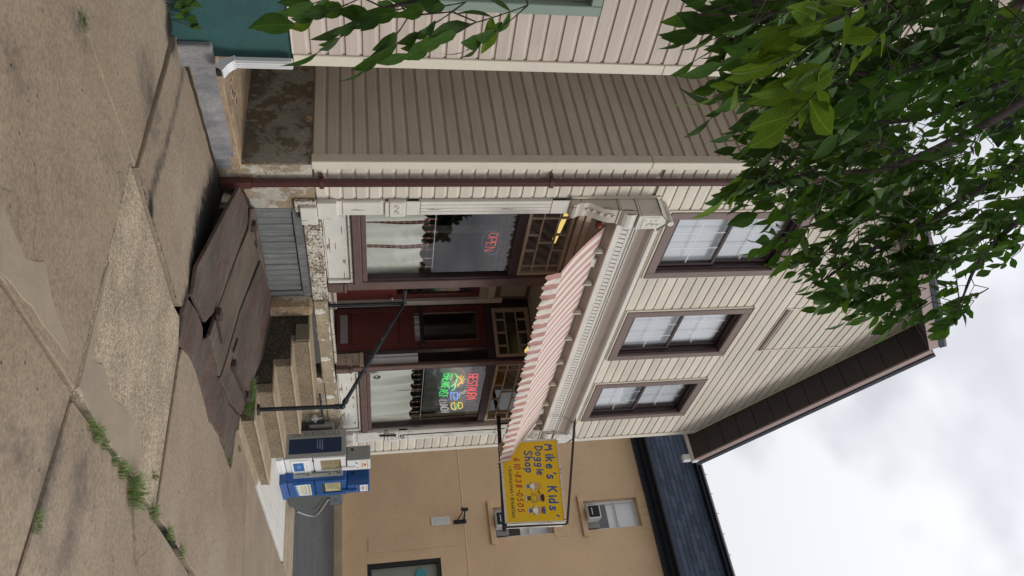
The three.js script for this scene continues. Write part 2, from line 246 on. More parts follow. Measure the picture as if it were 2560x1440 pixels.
// ---------------------------------------------------------------- ground and pavement
const GY = 0.05;                          // level of the pavement beside the shop
const g2 = (p, y = GY) => { const w = at(p, { y }); return [w.x, w.z]; };
{
  const g = structure('ground');
  part(g, 'ground_sheet', box(-260, 260, -0.5, -0.12, -260, 260), std([0.09, 0.1, 0.05], 1));
}
{
  const W = 2048, H = 1024, S = new Float32Array(W * H), r = rng(311);
  const blob = (x, z, rad, a) => { const ci = (x - 0.5) / 9 * W, cj = z / 4.5 * H, pr = rad / 9 * W; for (let j = Math.max(0, Math.floor(cj - pr)); j <= Math.min(H - 1, cj + pr); j++) for (let i = Math.max(0, Math.floor(ci - pr)); i <= Math.min(W - 1, ci + pr); i++) { const q = Math.hypot(i - ci, j - cj) / pr; if (q < 1) S[j * W + i] += a * (1 - q * q); } };
  const streak = (path, wid, n, a, r0, r1) => { const P = path.map((p) => g2(p)); for (let k = 0; k < n; k++) { const t = r() * (P.length - 1), i = Math.floor(t), f = t - i; const g1 = (r() + r() + r() - 1.5) / 1.5 * wid, h1 = (r() + r() + r() - 1.5) / 1.5 * wid; blob(mix(P[i][0], P[i + 1][0], f) + g1, mix(P[i][1], P[i + 1][1], f) + h1, R(r0, r1, r), a); } };
  streak([[455, 170], [430, 290], [402, 395], [372, 490], [372, 545]], 0.09, 900, 0.035, 0.01, 0.05);
  streak([[430, 20], [420, 70], [430, 120]], 0.16, 700, 0.035, 0.01, 0.06);
  streak([[350, 150], [380, 240], [360, 330]], 0.3, 500, 0.016, 0.02, 0.09);
  streak([[556, 440], [528, 500], [506, 580], [486, 670]], 0.42, 7000, 0.05, 0.008, 0.06);
  streak([[548, 470], [522, 540], [500, 620], [484, 690]], 0.2, 3200, 0.05, 0.008, 0.05);
  streak([[548, 470], [515, 560], [480, 700], [455, 770]], 0.14, 1500, 0.035, 0.01, 0.06);
  streak([[205, 40], [215, 62]], 0.04, 160, 0.09, 0.004, 0.012);
  streak([[150, 1050], [120, 1200], [90, 1330]], 0.16, 400, 0.013, 0.02, 0.08);
  streak([[210, 1130], [190, 1300], [150, 1430]], 0.16, 300, 0.013, 0.02, 0.08);
  streak([[300, 1000], [330, 1230], [340, 1420]], 0.05, 500, 0.03, 0.006, 0.03);
  streak([[335, 410], [390, 590], [440, 760]], 0.03, 700, 0.05, 0.004, 0.02);
  streak([[452, 870], [420, 1080], [388, 1290]], 0.03, 700, 0.05, 0.004, 0.02);
  // hairline cracks, gum spots and broad uneven staining
  for (let k = 0; k < 13; k++) { let x = R(1.5, 9, r), z = R(0.3, 4.4, r); const a0 = r() * 6.283; let a = a0; for (let i = 0; i < 130; i++) { a = a0 + (a - a0) * 0.86 + R(-0.55, 0.55, r); x += Math.cos(a) * 0.005; z += Math.sin(a) * 0.005; blob(x, z, R(0.0045, 0.006, r), 0.17); } }
  for (let k = 0; k < 46; k++) { const x = R(1, 9.4, r), z = R(0.2, 4.4, r); for (let i = 0; i < 5; i++) blob(x + R(-0.01, 0.01, r), z + R(-0.01, 0.01, r), R(0.01, 0.02, r), R(-0.05, 0.12, r)); }
  for (let k = 0; k < 26; k++) { const cx = R(1, 9.4, r), cz = R(0.3, 4.4, r), w = R(0.15, 0.5, r); for (let i = 0; i < 240; i++) blob(cx + (r() + r() - 1) * w, cz + (r() + r() - 1) * w * 0.6, R(0.008, 0.04, r), R(0.008, 0.03, r)); }
  for (let k = 0; k < 900; k++) blob(R(0.5, 9.5, r), R(0, 4.5, r), R(0.003, 0.012, r), R(0.15, 0.6, r));
  for (let k = 0; k < 260; k++) blob(R(0.5, 9.5, r), R(0, 4.5, r), R(0.05, 0.25, r), R(0.01, 0.05, r));
  const t = dtex(W, H, (u, v, i, j) => { const a = fbm(u, v, 8, 4, 5, 301) - 0.5, b = fbm(u, v, 760, 380, 1, 302) - 0.5, c = fbm(u, v, 60, 30, 3, 303) - 0.5, s = clamp(S[j * W + i], 0, 0.86), k = (1 + a * 0.24 + b * 0.2 + c * 0.03) * (1 - s); return [147 * k, (131 + a * 8) * k, (111 + a * 14 + s * 14) * k]; });
  t.repeat.set(1 / 9, 1 / 4.5); t.offset.set(-0.5 / 9, 0);
  M.walk = std(null, 0.92, { map: t, bumpMap: grainBump, bumpScale: 0.0009 });
}
M.walkSmooth = std(null, 0.9, { map: withRep(mottled([149, 135, 116], 0.18, 0.06, 5, 315), 1.4), bumpMap: grainBump, bumpScale: 0.0015 });
M.walkDark = std(null, 0.92, { map: withRep(mottled([141, 126, 107], 0.2, 0.06, 5, 316), 1.9), bumpMap: grainBump, bumpScale: 0.001 });
const walk = structure('sidewalk');
part(walk, 'bed', box(-14, 13.4, -0.2, -0.02, 0.0, 7.3), M.dirt);
{
  const sl = (poly, m, y = GY, name = 'slab', st = 0.22, am = 0.006) => part(walk, name, slabGeo(rough(poly, st, am, rng(Math.floor(poly[0][0] * 997 + poly[0][1] * 131) + 5)), y, 0.12, 0.007), m);
  sl([[-2.4, 1.945], [3.49, 1.935], [3.46, 3.56], [-2.4, 3.56]], M.walk);
  sl([[-2.4, 0.2], [3.70, 0.2], [3.57, 1.92], [-2.4, 1.93]], M.walk, GY + 0.004);
  sl([g2([447, 58]), g2([470, 130]), g2([515, 250]), [5.28, 0.1], g2([566, 424]), g2([560, 470]), g2([535, 545]), g2([508, 600]), g2([496, 660]), g2([487, 690]), g2([470, 742]), g2([452, 766]), g2([436, 752]), g2([386, 585]), [3.6, 1.90]], M.walk, GY + 0.012, 'slab', 0.12, 0.008);
  sl([[3.505, 1.955], g2([386, 598]), g2([437, 766]), [4.99, 2.06], [5.085, 2.3], [5.085, 3.545], [3.485, 3.54]], M.aggregate, GY - 0.004);
  // smooth patch laid over the aggregate
  sl([[3.51, 2.72], g2([232, 900]), g2([258, 908]), g2([276, 985]), g2([300, 1010]), g2([325, 1035]), g2([350, 1080]), g2([352, 1130]), g2([345, 1180]), g2([300, 1150]), [3.49, 3.53]], M.walkSmooth, GY + 0.003, 'patch', 0.1, 0.012);
  sl([g2([0, 505]), g2([35, 580]), g2([60, 640]), g2([110, 650]), g2([128, 740]), g2([150, 800]), g2([178, 880]), g2([170, 900]), g2([80, 770]), g2([0, 684])], M.walkSmooth, GY + 0.004, 'patch', 0.12, 0.012);
  // slab in front of the hatch and the steps
  sl([g2([457, 872]), g2([470, 886]), g2([491, 932]), g2([507, 990]), g2([521, 1050]), g2([545, 1085]), g2([571, 1160]), g2([577, 1172]), [7.52, 2.1], [7.55, 1.72], [8.42, 1.70], [8.70, 3.54], [5.12, 3.54], [5.12, 2.35]], M.walk, GY, 'slab', 0.14, 0.01);
  sl([[8.46, 1.70], [13.0, 1.69], [13.2, 3.54], [8.74, 3.54]], M.walkDark, GY - 0.004);
  sl([[-2.4, 3.59], [3.42, 3.60], [3.26, 4.9], [-2.4, 4.9]], M.walk, GY + 0.004);
  sl([[3.46, 3.61], [4.6, 3.58], [5.05, 3.60], [6.2, 3.60], [6.3, 4.9], [3.31, 4.9]], M.walk, GY - 0.003);
  sl([[6.24, 3.585], [9.4, 3.58], [9.5, 4.9], [6.34, 4.9]], M.walkDark, GY);
  sl([[9.44, 3.58], [13.2, 3.57], [13.2, 4.9], [9.54, 4.9]], M.walkDark, GY);
  for (let x = -14; x < 13; x += 3.3) sl([[x, 4.93], [x + 3.27, 4.93], [x + 3.27, 6.9], [x, 6.9]], M.walkDark, GY);
  for (let x = -14; x < -2.5; x += 2.9) sl([[x, 0.2], [x + 2.87, 0.2], [x + 2.87, 4.9], [x, 4.9]], M.walkDark, GY);
  for (let x = -14; x < 13; x += 2.45) part(walk, 'kerb', cbox(x, x + 2.44, -0.2, GY, 6.93, 7.1, 0.012), M.stone);
}
{
  const g = structure('road');
  part(g, 'carriageway', box(-120, 120, -0.3, -0.09, 7.1, 16.5), M.asphalt);
  for (let x = -40; x < 60; x += 6) part(g, 'lane_marking', box(x, x + 3, -0.088, -0.085, 11.75, 11.87), std([0.6, 0.45, 0.06], 0.8));
  part(g, 'far_kerb', box(-120, 120, -0.3, 0.04, 16.5, 16.7), M.stone);
  part(g, 'far_sidewalk', box(-120, 120, -0.3, 0.035, 16.7, 18.6), M.walkDark);
}
{
  // lane between the shop and the stucco house: painted apron, aggregate strip, asphalt rising to the far kerb
  const g = structure('driveway');
  part(g, 'apron', slabGeo(rough([[9.12, 1.655], [10, 1.66], [12.1, 1.645], [12.12, -0.2], [9.5, -0.2], [9.45, 1.5], [9.16, 1.56]], 0.25, 0.008), 0.062, 0.14, 0.008), M.apron);
  part(g, 'aggregate_strip', slabGeo([[12.14, 1.665], [13.6, 1.66], [13.6, -9], [12.14, -9]], 0.052, 0.12, 0), M.aggregate);
  part(g, 'asphalt', quads([[V(13.61, 0.05, 1.66), V(18.72, 0.47, 1.66), V(18.72, 0.47, -10), V(13.61, 0.05, -10)], [V(13.2, 0.05, 7.1), V(18.72, 0.3, 7.1), V(18.72, 0.47, 1.66), V(13.2, 0.05, 1.66)], [V(13.2, -0.2, 7.1), V(18.72, -0.2, 7.1), V(18.72, 0.3, 7.1), V(13.2, 0.05, 7.1)]]), M.asphalt);
}
// ---------------------------------------------------------------- sloping cellar hatch
{
  const k = 0.127, n = V(0, 1, k).normalize(), pl = { n, d: n.dot(V(0, GY + 0.002 + 2.2 * k, 0)) };
  const hp = (p) => { const w = at(p, pl); return w; };
  const T = thing('cellar_hatch', 'sloping cellar hatch of worn brown plates set in the pavement against the shop', 'cellar hatch', [6.4, GY, 1.2]);
  const plate = (name, px, m, th = 0.035, lift = 0) => {
    const P = rough(px.map((p) => { const w = hp(p); return [w.x, w.z]; }), 0.3, 0.0022, rng(px[0][0]));
    const s = new THREE.Shape(P.map(([x, z]) => new THREE.Vector2(x, -z))), g = new THREE.ExtrudeGeometry(s, { depth: th - 0.01, bevelEnabled: true, bevelThickness: 0.005, bevelSize: 0.005, bevelOffset: -0.005, bevelSegments: 1 });
    g.rotateX(-Math.PI / 2); const q = g.attributes.position; for (let i = 0; i < q.count; i++) q.setY(i, q.getY(i) - th + 0.005 + GY + 0.002 + (2.2 - q.getZ(i)) * k + lift);
    g.computeVertexNormals(); return part(T, name, g, m);
  };
  plate('plate', [[601, 466], [622, 515], [620, 562], [593, 636], [544, 773], [516, 805], [484, 735], [496, 664], [537, 587], [582, 500]], M.plate, 0.035, -0.004);
  plate('plank', [[623, 570], [648, 645], [597, 778], [561, 906], [549, 940], [525, 838], [539, 796], [545, 773], [594, 640]], M.plate2, 0.035, 0.002);
  plate('plate', [[651, 652], [668, 706], [683, 752], [692, 790], [684, 815], [672, 850], [655, 900], [640, 930], [620, 985], [604, 1036], [576, 1005], [551, 944], [564, 907], [600, 778]], M.plate, 0.035, 0.004);
  plate('plate', [[471, 744], [497, 783], [509, 818], [509, 850], [522, 842], [547, 946], [573, 1008], [601, 1042], [597, 1052], [575, 1163], [546, 1080], [521, 1045], [506, 985], [491, 930], [470, 880], [447, 860], [454, 838], [463, 772]], M.plate, 0.035, -0.006);
  plate('edge_strip', [[627, 522], [636, 520], [668, 703], [650, 646], [624, 566]], M.plate2, 0.03, 0.012);
  const strap = (a, b, w, name = 'strap') => { const A = hp(a), B = hp(b); const d = B.clone().sub(A), L = d.length(), g = new THREE.BoxGeometry(w, 0.02, L); g.lookAt(d.normalize()); const c = A.add(B).multiplyScalar(0.5); g.translate(c.x, c.y + 0.012, c.z); part(T, name, g, M.rust); };
  strap([539, 798], [551, 856], 0.03); strap([591, 848], [580, 880], 0.03); strap([577, 916], [611, 994], 0.04); strap([632, 566], [639, 618], 0.03);
  for (const p of [[540, 786], [612, 992], [579, 914], [628, 566]]) { const w = hp(p); part(T, 'hinge', cbox(w.x - 0.05, w.x + 0.05, w.y, w.y + 0.05, w.z - 0.045, w.z + 0.045, 0.008), M.rust); }
  // pit walls under the plates
  part(T, 'frame', [box(5.15, 7.45, -0.3, -0.02, 0.05, 2.2)], M.dirt);
  part(T, 'cheek', quads([[V(7.5, 0, 2.0), V(7.62, 0, 2.0), V(7.62, 0.30, 0.02), V(7.5, 0.30, 0.02)], [V(5.9, 0.0, 0.8), V(5.75, 0, 0.6), V(5.62, 0.24, 0.02), V(5.9, 0.30, 0.02)]]), M.dirt);
}
// ---------------------------------------------------------------- front steps
{
  const T = thing('front_steps', 'four exposed aggregate concrete steps up to the shop doors', 'steps', [8.6, GY, 0.8]);
  const X0 = 7.72, X1 = 9.47, zs = [1.53, 1.18, 0.86, 0.54], ys = [0.05, 0.215, 0.39, 0.575, 0.765];
  for (let i = 0; i < 4; i++) {
    const z1 = zs[i], z0 = i < 3 ? zs[i + 1] - 0.04 : 0.035, y0 = ys[i], y1 = ys[i + 1], xr = X1 - i * 0.01;
    const tilt = (g) => { const q = g.attributes.position; for (let j = 0; j < q.count; j++) q.setY(j, q.getY(j) - (q.getX(j) - X0) * 0.026 - 0.003); g.computeVertexNormals(); return g; };
    part(T, 'riser', tilt(box(X0 + 0.012, xr - 0.012, i ? ys[i] - 0.03 : -0.05, y1 - 0.028, z1 - 0.1, z1)), M.pebble);
    part(T, 'tread', tilt(cbox(X0, xr, y1 - 0.03, y1, z0, z1 + 0.012, 0.012)), M.step);
  }
  part(T, 'footing', slabGeo(rough([[7.66, 1.50], [9.4, 1.5], [9.1, 1.69], [7.66, 1.67]], 0.2, 0.01), GY + 0.012, 0.1, 0.006), M.step);
  // rough cast side towards the hatch
  const s = []; const prof = [[1.525, 0.0], [1.525, 0.182], [1.175, 0.182], [1.175, 0.357], [0.855, 0.357], [0.855, 0.542], [0.535, 0.542], [0.535, 0.732], [0.04, 0.732], [0.04, 0.0]];
  const sh = new THREE.Shape(prof.map(([z, y]) => new THREE.Vector2(z, y)));
  const side = new THREE.ExtrudeGeometry(sh, { depth: 0.07, bevelEnabled: false }); side.rotateY(-Math.PI / 2); side.translate(X0 + 0.085, 0, 0);
  part(T, 'side_wall', side, M.roughDark);
  part(T, 'core', [box(X0 + 0.1, X1 - 0.03, -0.1, 0.14, 0.06, 1.4), box(X0 + 0.1, X1 - 0.05, 0, 0.32, 0.06, 1.05), box(X0 + 0.1, X1 - 0.07, 0, 0.5, 0.06, 0.75)], M.roughDark);
  part(T, 'smooth_block', cbox(X0 - 0.02, X0 + 0.012, 0.595, 0.755, 0.30, 0.53, 0.006), std(null, 0.9, { map: withRep(mottled([112, 102, 86], 0.3, 0.2, 5, 330), 0.5) }));
}
// ---------------------------------------------------------------- pipe railing
{
  const T = thing('pipe_handrail', 'black painted pipe handrail running from the steps to the landing', 'handrail', [8.3, GY, 0.8]);
  const A = at([650, 1024], { z: 1.36 }), B = at([856, 1016], { x: A.x }), C0 = at([1010, 766], { z: 0.0 }), Cb = at([832, 764], { z: 0.0 });
  const C = V(Cb.x, C0.y, 0.0);
  part(T, 'post', bar(V(A.x, A.y - 0.02, A.z), B, 0.024, 10), M.pipe);
  part(T, 'post', bar(V(Cb.x, 0.95, 0), C, 0.024, 10), M.pipe);
  part(T, 'rail', bar(B, C, 0.024, 10), M.pipe);
  const W = at([1008, 728], { z: -0.12 });
  part(T, 'return_bar', bar(C, V(7.5, C.y + 0.01, -0.02), 0.024, 10), M.pipe);
  for (const p of [B, C]) part(T, 'elbow', new THREE.SphereGeometry(0.036, 10, 8).translate(p.x, p.y, p.z), M.pipe);
  const d = C.clone().sub(B).normalize(), e = B.clone().addScaledVector(d, 0.05); part(T, 'collar', bar(e, e.clone().addScaledVector(d, 0.05), 0.034, 10), M.pipe);
  part(T, 'collar', bar(B.clone().add(V(0, -0.09, 0)), B.clone().add(V(0, -0.03, 0)), 0.032, 10), M.pipe);
  part(T, 'flange', new THREE.CylinderGeometry(0.06, 0.065, 0.02, 12).translate(A.x, A.y - 0.012, A.z), M.pipe);
}
// ---------------------------------------------------------------- the shop
const XL = 5.36, XR = 12.06, PK = 8.71, PY = 9.68, RM = 0.745, EX = 0.1345, S0 = 0.958;
const rakeY = (x) => PY - RM * Math.abs(x - PK);
let LAP = 0.013;
const prof = (t) => (t < 0.68 ? 0.0 : t < 0.88 ? -LAP * sm((t - 0.68) / 0.2) : -LAP);   // dutch lap: flat face, cove above
// one siding course; place(a, y, w) maps along-wall, height, outward to the world
function course(place, a0, a1, yb, t0 = 0, t1 = 1, e = EX, slope = null) {
  const ts = [...new Set([t0, 0.68, 0.73, 0.78, 0.83, 0.88, t1].filter((t) => t >= t0 && t <= t1))], q = [];
  const ends = (t) => (slope ? slope(yb + t * e, a0, a1) : [a0, a1]);
  const pt = (t, k, w) => place(ends(t)[k], yb + t * e, w);
  const B = -0.034;
  for (let i = 0; i + 1 < ts.length; i++) { const a = ts[i], b = ts[i + 1]; q.push([pt(a, 0, prof(a)), pt(a, 1, prof(a)), pt(b, 1, prof(b)), pt(b, 0, prof(b))]); q.push([pt(a, 1, prof(a)), pt(a, 1, B), pt(b, 1, B), pt(b, 1, prof(b))]); q.push([pt(a, 0, B), pt(a, 0, prof(a)), pt(b, 0, prof(b)), pt(b, 0, B)]); }
  q.push([pt(t0, 0, B), pt(t0, 1, B), pt(t0, 1, prof(t0)), pt(t0, 0, prof(t0))]);
  return quads(q);
}
const frontP = (z) => (a, y, w) => V(a, y, z + w);
const leftP = (x) => (a, y, w) => V(x - w, y, a);        // wall facing -x
const shop = thing('shop_building', 'beige sided gabled corner shop with old white storefront and brown window trim', 'shop', [8.7, 0, -2.5]);
const WIN = [[6.12, 7.35], [8.11, 9.34], [10.06, 11.28]], WY0 = 4.9, WY1 = 6.735, TR = 0.115;
{
  // sheathing with openings for the windows and the storefront
  const b = [], zB = -0.18, zF = -0.03;
  b.push(box(XL + 0.03, 5.92, 0.9, 4.4, zB, zF), box(11.5, XR - 0.03, 0.9, 4.4, zB, zF), box(XL + 0.03, XR - 0.03, 4.4, WY0 + TR - 0.01, zB, zF), box(XL + 0.03, XR - 0.03, WY1 - TR + 0.01, 7.15, zB, zF));
  const xs = [XL + 0.03, WIN[0][0] + TR - 0.01, WIN[0][1] - TR + 0.01, WIN[1][0] + TR - 0.01, WIN[1][1] - TR + 0.01, WIN[2][0] + TR - 0.01, WIN[2][1] - TR + 0.01, XR - 0.03];
  for (let i = 0; i < 8; i += 2) b.push(box(xs[i], xs[i + 1], WY0 + TR - 0.01, WY1 - TR + 0.01, zB, zF));
  b.push(extr([[XL + 0.05, 7.15], [XR - 0.05, 7.15], [PK, PY - 0.05]], 0.15).translate(0, 0, zB));
  b.push(box(XL + 0.03, XL + 0.2, 0.9, 7.15, -9, zB), box(XR - 0.2, XR - 0.001, 0.9, 7.15, -9, -0.1), box(XL + 0.03, XR, 0.9, 7.15, -9.15, -9));
  b.push(box(XL + 0.2, XR - 0.2, 4.45, 4.6, -9, zB), box(XL + 0.2, XR - 0.2, 7.0, 7.15, -9, zB));
  part(shop, 'wall', b, M.siding);
}
const sid = sub(shop, 'front_siding'), sidL = sub(shop, 'side_siding');
{
  const mats = [M.siding, M.siding2, M.siding3];
  const slope = (y, a0, a1) => { if (y < 7.16) return [a0, a1]; const h = (PY - y) / RM; return [Math.max(a0, PK - h + 0.01), Math.min(a1, PK + h - 0.01)]; };
  const obs = WIN.map(([a, c]) => [a + 0.05, c - 0.05, WY0 + 0.05, WY1 - 0.05]); obs.push([8.2, 9.27, 7.30, 7.355]);
  for (let i = 0; i < 66; i++) {
    const yb = S0 + i * EX, yt = yb + EX, m = () => mats[Math.floor(rnd() * 3)];
    if (yb > PY - 0.1) break;
    if (yt < 4.62) { part(sid, 'siding_board', course(frontP(0), XL + 0.09, 5.885, yb), m()); part(sid, 'siding_board', course(frontP(0), 11.53, XR - 0.09, yb), m()); continue; }
    let segs = [[XL + 0.09, XR - 0.09, 0, 1]];
    if (yb < 4.62) segs = [[XL + 0.09, XR - 0.09, 0.3, 1]];
    for (const [a, c, y0, y1] of obs) if (yt > y0 && yb < y1) {
      const out = [];
      for (const [s0, s1, t0, t1] of segs) {
        if (c <= s0 || a >= s1) { out.push([s0, s1, t0, t1]); continue; }
        out.push([s0, a, t0, t1], [c, s1, t0, t1]);
        if (y0 > yb + 0.01) out.push([a, c, t0, (y0 - yb) / EX]); if (y1 < yt - 0.01) out.push([a, c, (y1 - yb) / EX, t1]);
      }
      segs = out;
    }
    for (const [a, c, t0, t1] of segs) if (c - a > 0.03 && t1 - t0 > 0.05) part(sid, 'siding_board', course(frontP(0), a, c, yb, t0, t1, EX, slope), m());
  }
  LAP = 0.026;
  for (let i = 0; i < 46; i++) { const yb = S0 + i * EX, cut = -1.0 - ((i * 7) % 5) * 0.55; const z0 = -8.9, z1 = -0.09; if (i % 3) { part(sidL, 'siding_board', course(leftP(XL), z0, z1, yb), mats[i % 3]); } else { part(sidL, 'siding_board', course(leftP(XL), z0, cut - 0.0008, yb), mats[i % 3]); part(sidL, 'siding_board', course(leftP(XL - 0.0006), cut + 0.0008, z1, yb), mats[i % 3]); } }
}
{
  LAP = 0.015;
  // corner posts, in two lengths with a lap joint
  for (const [y0, y1] of [[0.94, 4.45], [4.456, 7.2]]) {
    part(shop, 'corner_trim', [cbox(XL - 0.012, XL + 0.088, y0, y1, -0.004, 0.016, 0.004), cbox(XL - 0.014, XL + 0.004, y0, y1, -0.098, 0.012, 0.004)], M.trim);
    part(shop, 'corner_trim', [cbox(XR - 0.088, XR + 0.012, y0, y1, -0.004, 0.016, 0.004), cbox(XR - 0.004, XR + 0.014, y0, y1, -0.098, 0.012, 0.004)], M.trim);
  }
  // foundation
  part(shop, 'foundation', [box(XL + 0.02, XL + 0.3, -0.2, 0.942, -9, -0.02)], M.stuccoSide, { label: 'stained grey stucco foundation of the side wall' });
  part(shop, 'foundation', box(9.5, XR, -0.2, 0.94, -0.25, -0.012), M.stuccoFront, { label: 'pale stained foundation beside the steps' });
  part(shop, 'foundation', box(XL + 0.03, 6.0, -0.2, 0.938, -0.25, 0.012), M.stuccoFront, { label: 'flaking white paint over tan stucco at the front corner' });
  part(shop, 'foundation_cap', cbox(5.86, 6.02, 0.73, 0.95, 0.012, 0.06, 0.008), M.speckle);
  const b = at([770, 300], { x: XL + 0.01 }); part(shop, 'vent_stub', new THREE.SphereGeometry(0.045, 10, 8).translate(XL, b.y, b.z), M.ledgeTop);
}
// upstairs windows
function sashWindow(parent, x0, x1, y0, y1) {
  const w = sub(parent, 'window'), t = TR;
  part(w, 'frame', [cbox(x0, x0 + t, y0, y1, -0.02, 0.035), cbox(x1 - t, x1, y0, y1, -0.02, 0.035), cbox(x0 + t, x1 - t, y0, y0 + t, -0.02, 0.034), cbox(x0 + t, x1 - t, y1 - t, y1, -0.02, 0.034)], M.brown);
  part(w, 'drip_cap', cbox(x0 - 0.025, x1 + 0.025, y1, y1 + 0.02, -0.01, 0.045, 0.004), M.trim);
  part(w, 'channel', [box(x0 - 0.022, x0, y0 - 0.02, y1, -0.01, 0.02), box(x1, x1 + 0.022, y0 - 0.02, y1, -0.01, 0.02), box(x0, x1, y0 - 0.022, y0, -0.01, 0.02)], M.trim);
  const a = x0 + t, b = x1 - t, c = y0 + t, d = y1 - t, mid = (c + d) / 2 - 0.02;
  part(w, 'jamb', [box(a, a + 0.03, c, d, -0.12, -0.02), box(b - 0.03, b, c, d, -0.12, -0.02), box(a, b, c, c + 0.03, -0.12, -0.02), box(a, b, d - 0.03, d, -0.12, -0.02)], M.darkBrown);
  const A = a + 0.03, B = b - 0.03;
  for (const [ya, yb, z] of [[c + 0.03, mid + 0.02, -0.055], [mid - 0.02, d - 0.03, -0.09]]) {
    part(w, 'sash', [cbox(A, A + 0.04, ya, yb, z - 0.03, z, 0.004), cbox(B - 0.04, B, ya, yb, z - 0.03, z, 0.004), cbox(A + 0.04, B - 0.04, ya, ya + 0.045, z - 0.03, z, 0.004), cbox(A + 0.04, B - 0.04, yb - 0.045, yb, z - 0.03, z, 0.004)], M.darkBrown);
    part(w, 'pane', quads([[V(A + 0.03, ya + 0.03, z - 0.014), V(B - 0.03, ya + 0.03, z - 0.014), V(B - 0.03, yb - 0.03, z - 0.014), V(A + 0.03, yb - 0.03, z - 0.014)]]), M.glassUp);
    const mx = [1 / 3, 2 / 3].map((f) => mix(A + 0.04, B - 0.04, f)), my = (ya + yb) / 2;
    part(w, 'muntin', [...mx.map((x) => box(x - 0.006, x + 0.006, ya + 0.045, yb - 0.045, z - 0.021, z - 0.016)), box(A + 0.04, B - 0.04, my - 0.006, my + 0.006, z - 0.0215, z - 0.0165)], M.muntin);
  }
  // white blind with a pale folded edge inside
  const cu = []; const n = 26; for (let i = 0; i < n; i++) { const f = (k) => mix(a, b, k / n), zz = (k) => -0.15 - 0.0012 * Math.sin(k * 1.7); cu.push([V(f(i), c, zz(i)), V(f(i + 1), c, zz(i + 1)), V(f(i + 1), d, zz(i + 1)), V(f(i), d, zz(i))]); }
  part(w, 'curtain', quads(cu), M.upBlind);
}
for (const [a, c] of WIN) sashWindow(shop, a, c, WY0, WY1);
part(shop, 'attic_sill', cbox(8.2, 9.27, 7.30, 7.36, -0.015, 0.02, 0.004), M.brown);
for (const x of [8.18, 9.27]) part(shop, 'attic_channel', box(x, x + 0.02, 7.3, 8.75, -0.01, 0.012), M.trim);
// roof, soffit panels and rake boards
{
  const OV = 0.46, ZB = -9.4, roof = sub(shop, 'roof'), len = Math.hypot(1, RM), nx = RM / len, ny = 1 / len;
  for (const s of [-1, 1]) {
    const e = s < 0 ? PK - (XL - 0.12) : XR + 0.1 - PK;
    const L = (d, h, z) => V(PK + s * (d + nx * h), PY - RM * d + ny * h, z);   // d along plan, h above the soffit line
    const pr = (d0, d1, h0, h1, z0, z1) => { const c = [L(d0, h0, z0), L(d1, h0, z0), L(d1, h1, z0), L(d0, h1, z0), L(d0, h0, z1), L(d1, h0, z1), L(d1, h1, z1), L(d0, h1, z1)]; return new ConvexGeometry(c); };
    part(roof, 'deck', pr(-0.0, e + 0.05, 0.14, 0.22, ZB, OV + 0.045), M.shingles[3]);
    part(roof, 'structure', pr(0, e, 0.03, 0.135, ZB, OV - 0.01), M.darkBrown);
    part(roof, 'rake_board', pr(-0.0, e, 0.0, 0.2, OV, OV + 0.025), M.fascia);
    part(roof, 'drip_edge', pr(-0.0, e + 0.04, 0.2, 0.235, OV - 0.01, OV + 0.05), M.darkBrown);
    part(roof, 'frieze_trim', pr(0.03, e - 0.1, -0.035, -0.004, 0.004, 0.022), M.trim);
    const np = 13; for (let i = 0; i < np; i++) part(roof, 'soffit_panel', pr(e * i / np + 0.004, e * (i + 1) / np - 0.004, 0.0, 0.02, 0.0, OV - 0.002), M.soffit);
    part(roof, 'eave_soffit', pr(e - 0.14, e, 0.0, 0.02, ZB, -0.002), M.soffit);
    part(roof, 'gutter', [cbox(PK + s * (e + 0.005), PK + s * (e + 0.12), PY - RM * e - 0.02, PY - RM * e + 0.1, ZB, OV + 0.03, 0.01)], s > 0 ? M.spoutWhite : M.brown);
  }
  part(roof, 'downspout_outlet', cbox(12.2, 12.3, 6.93, 7.08, 0.34, 0.46, 0.012), M.spoutWhite);
}
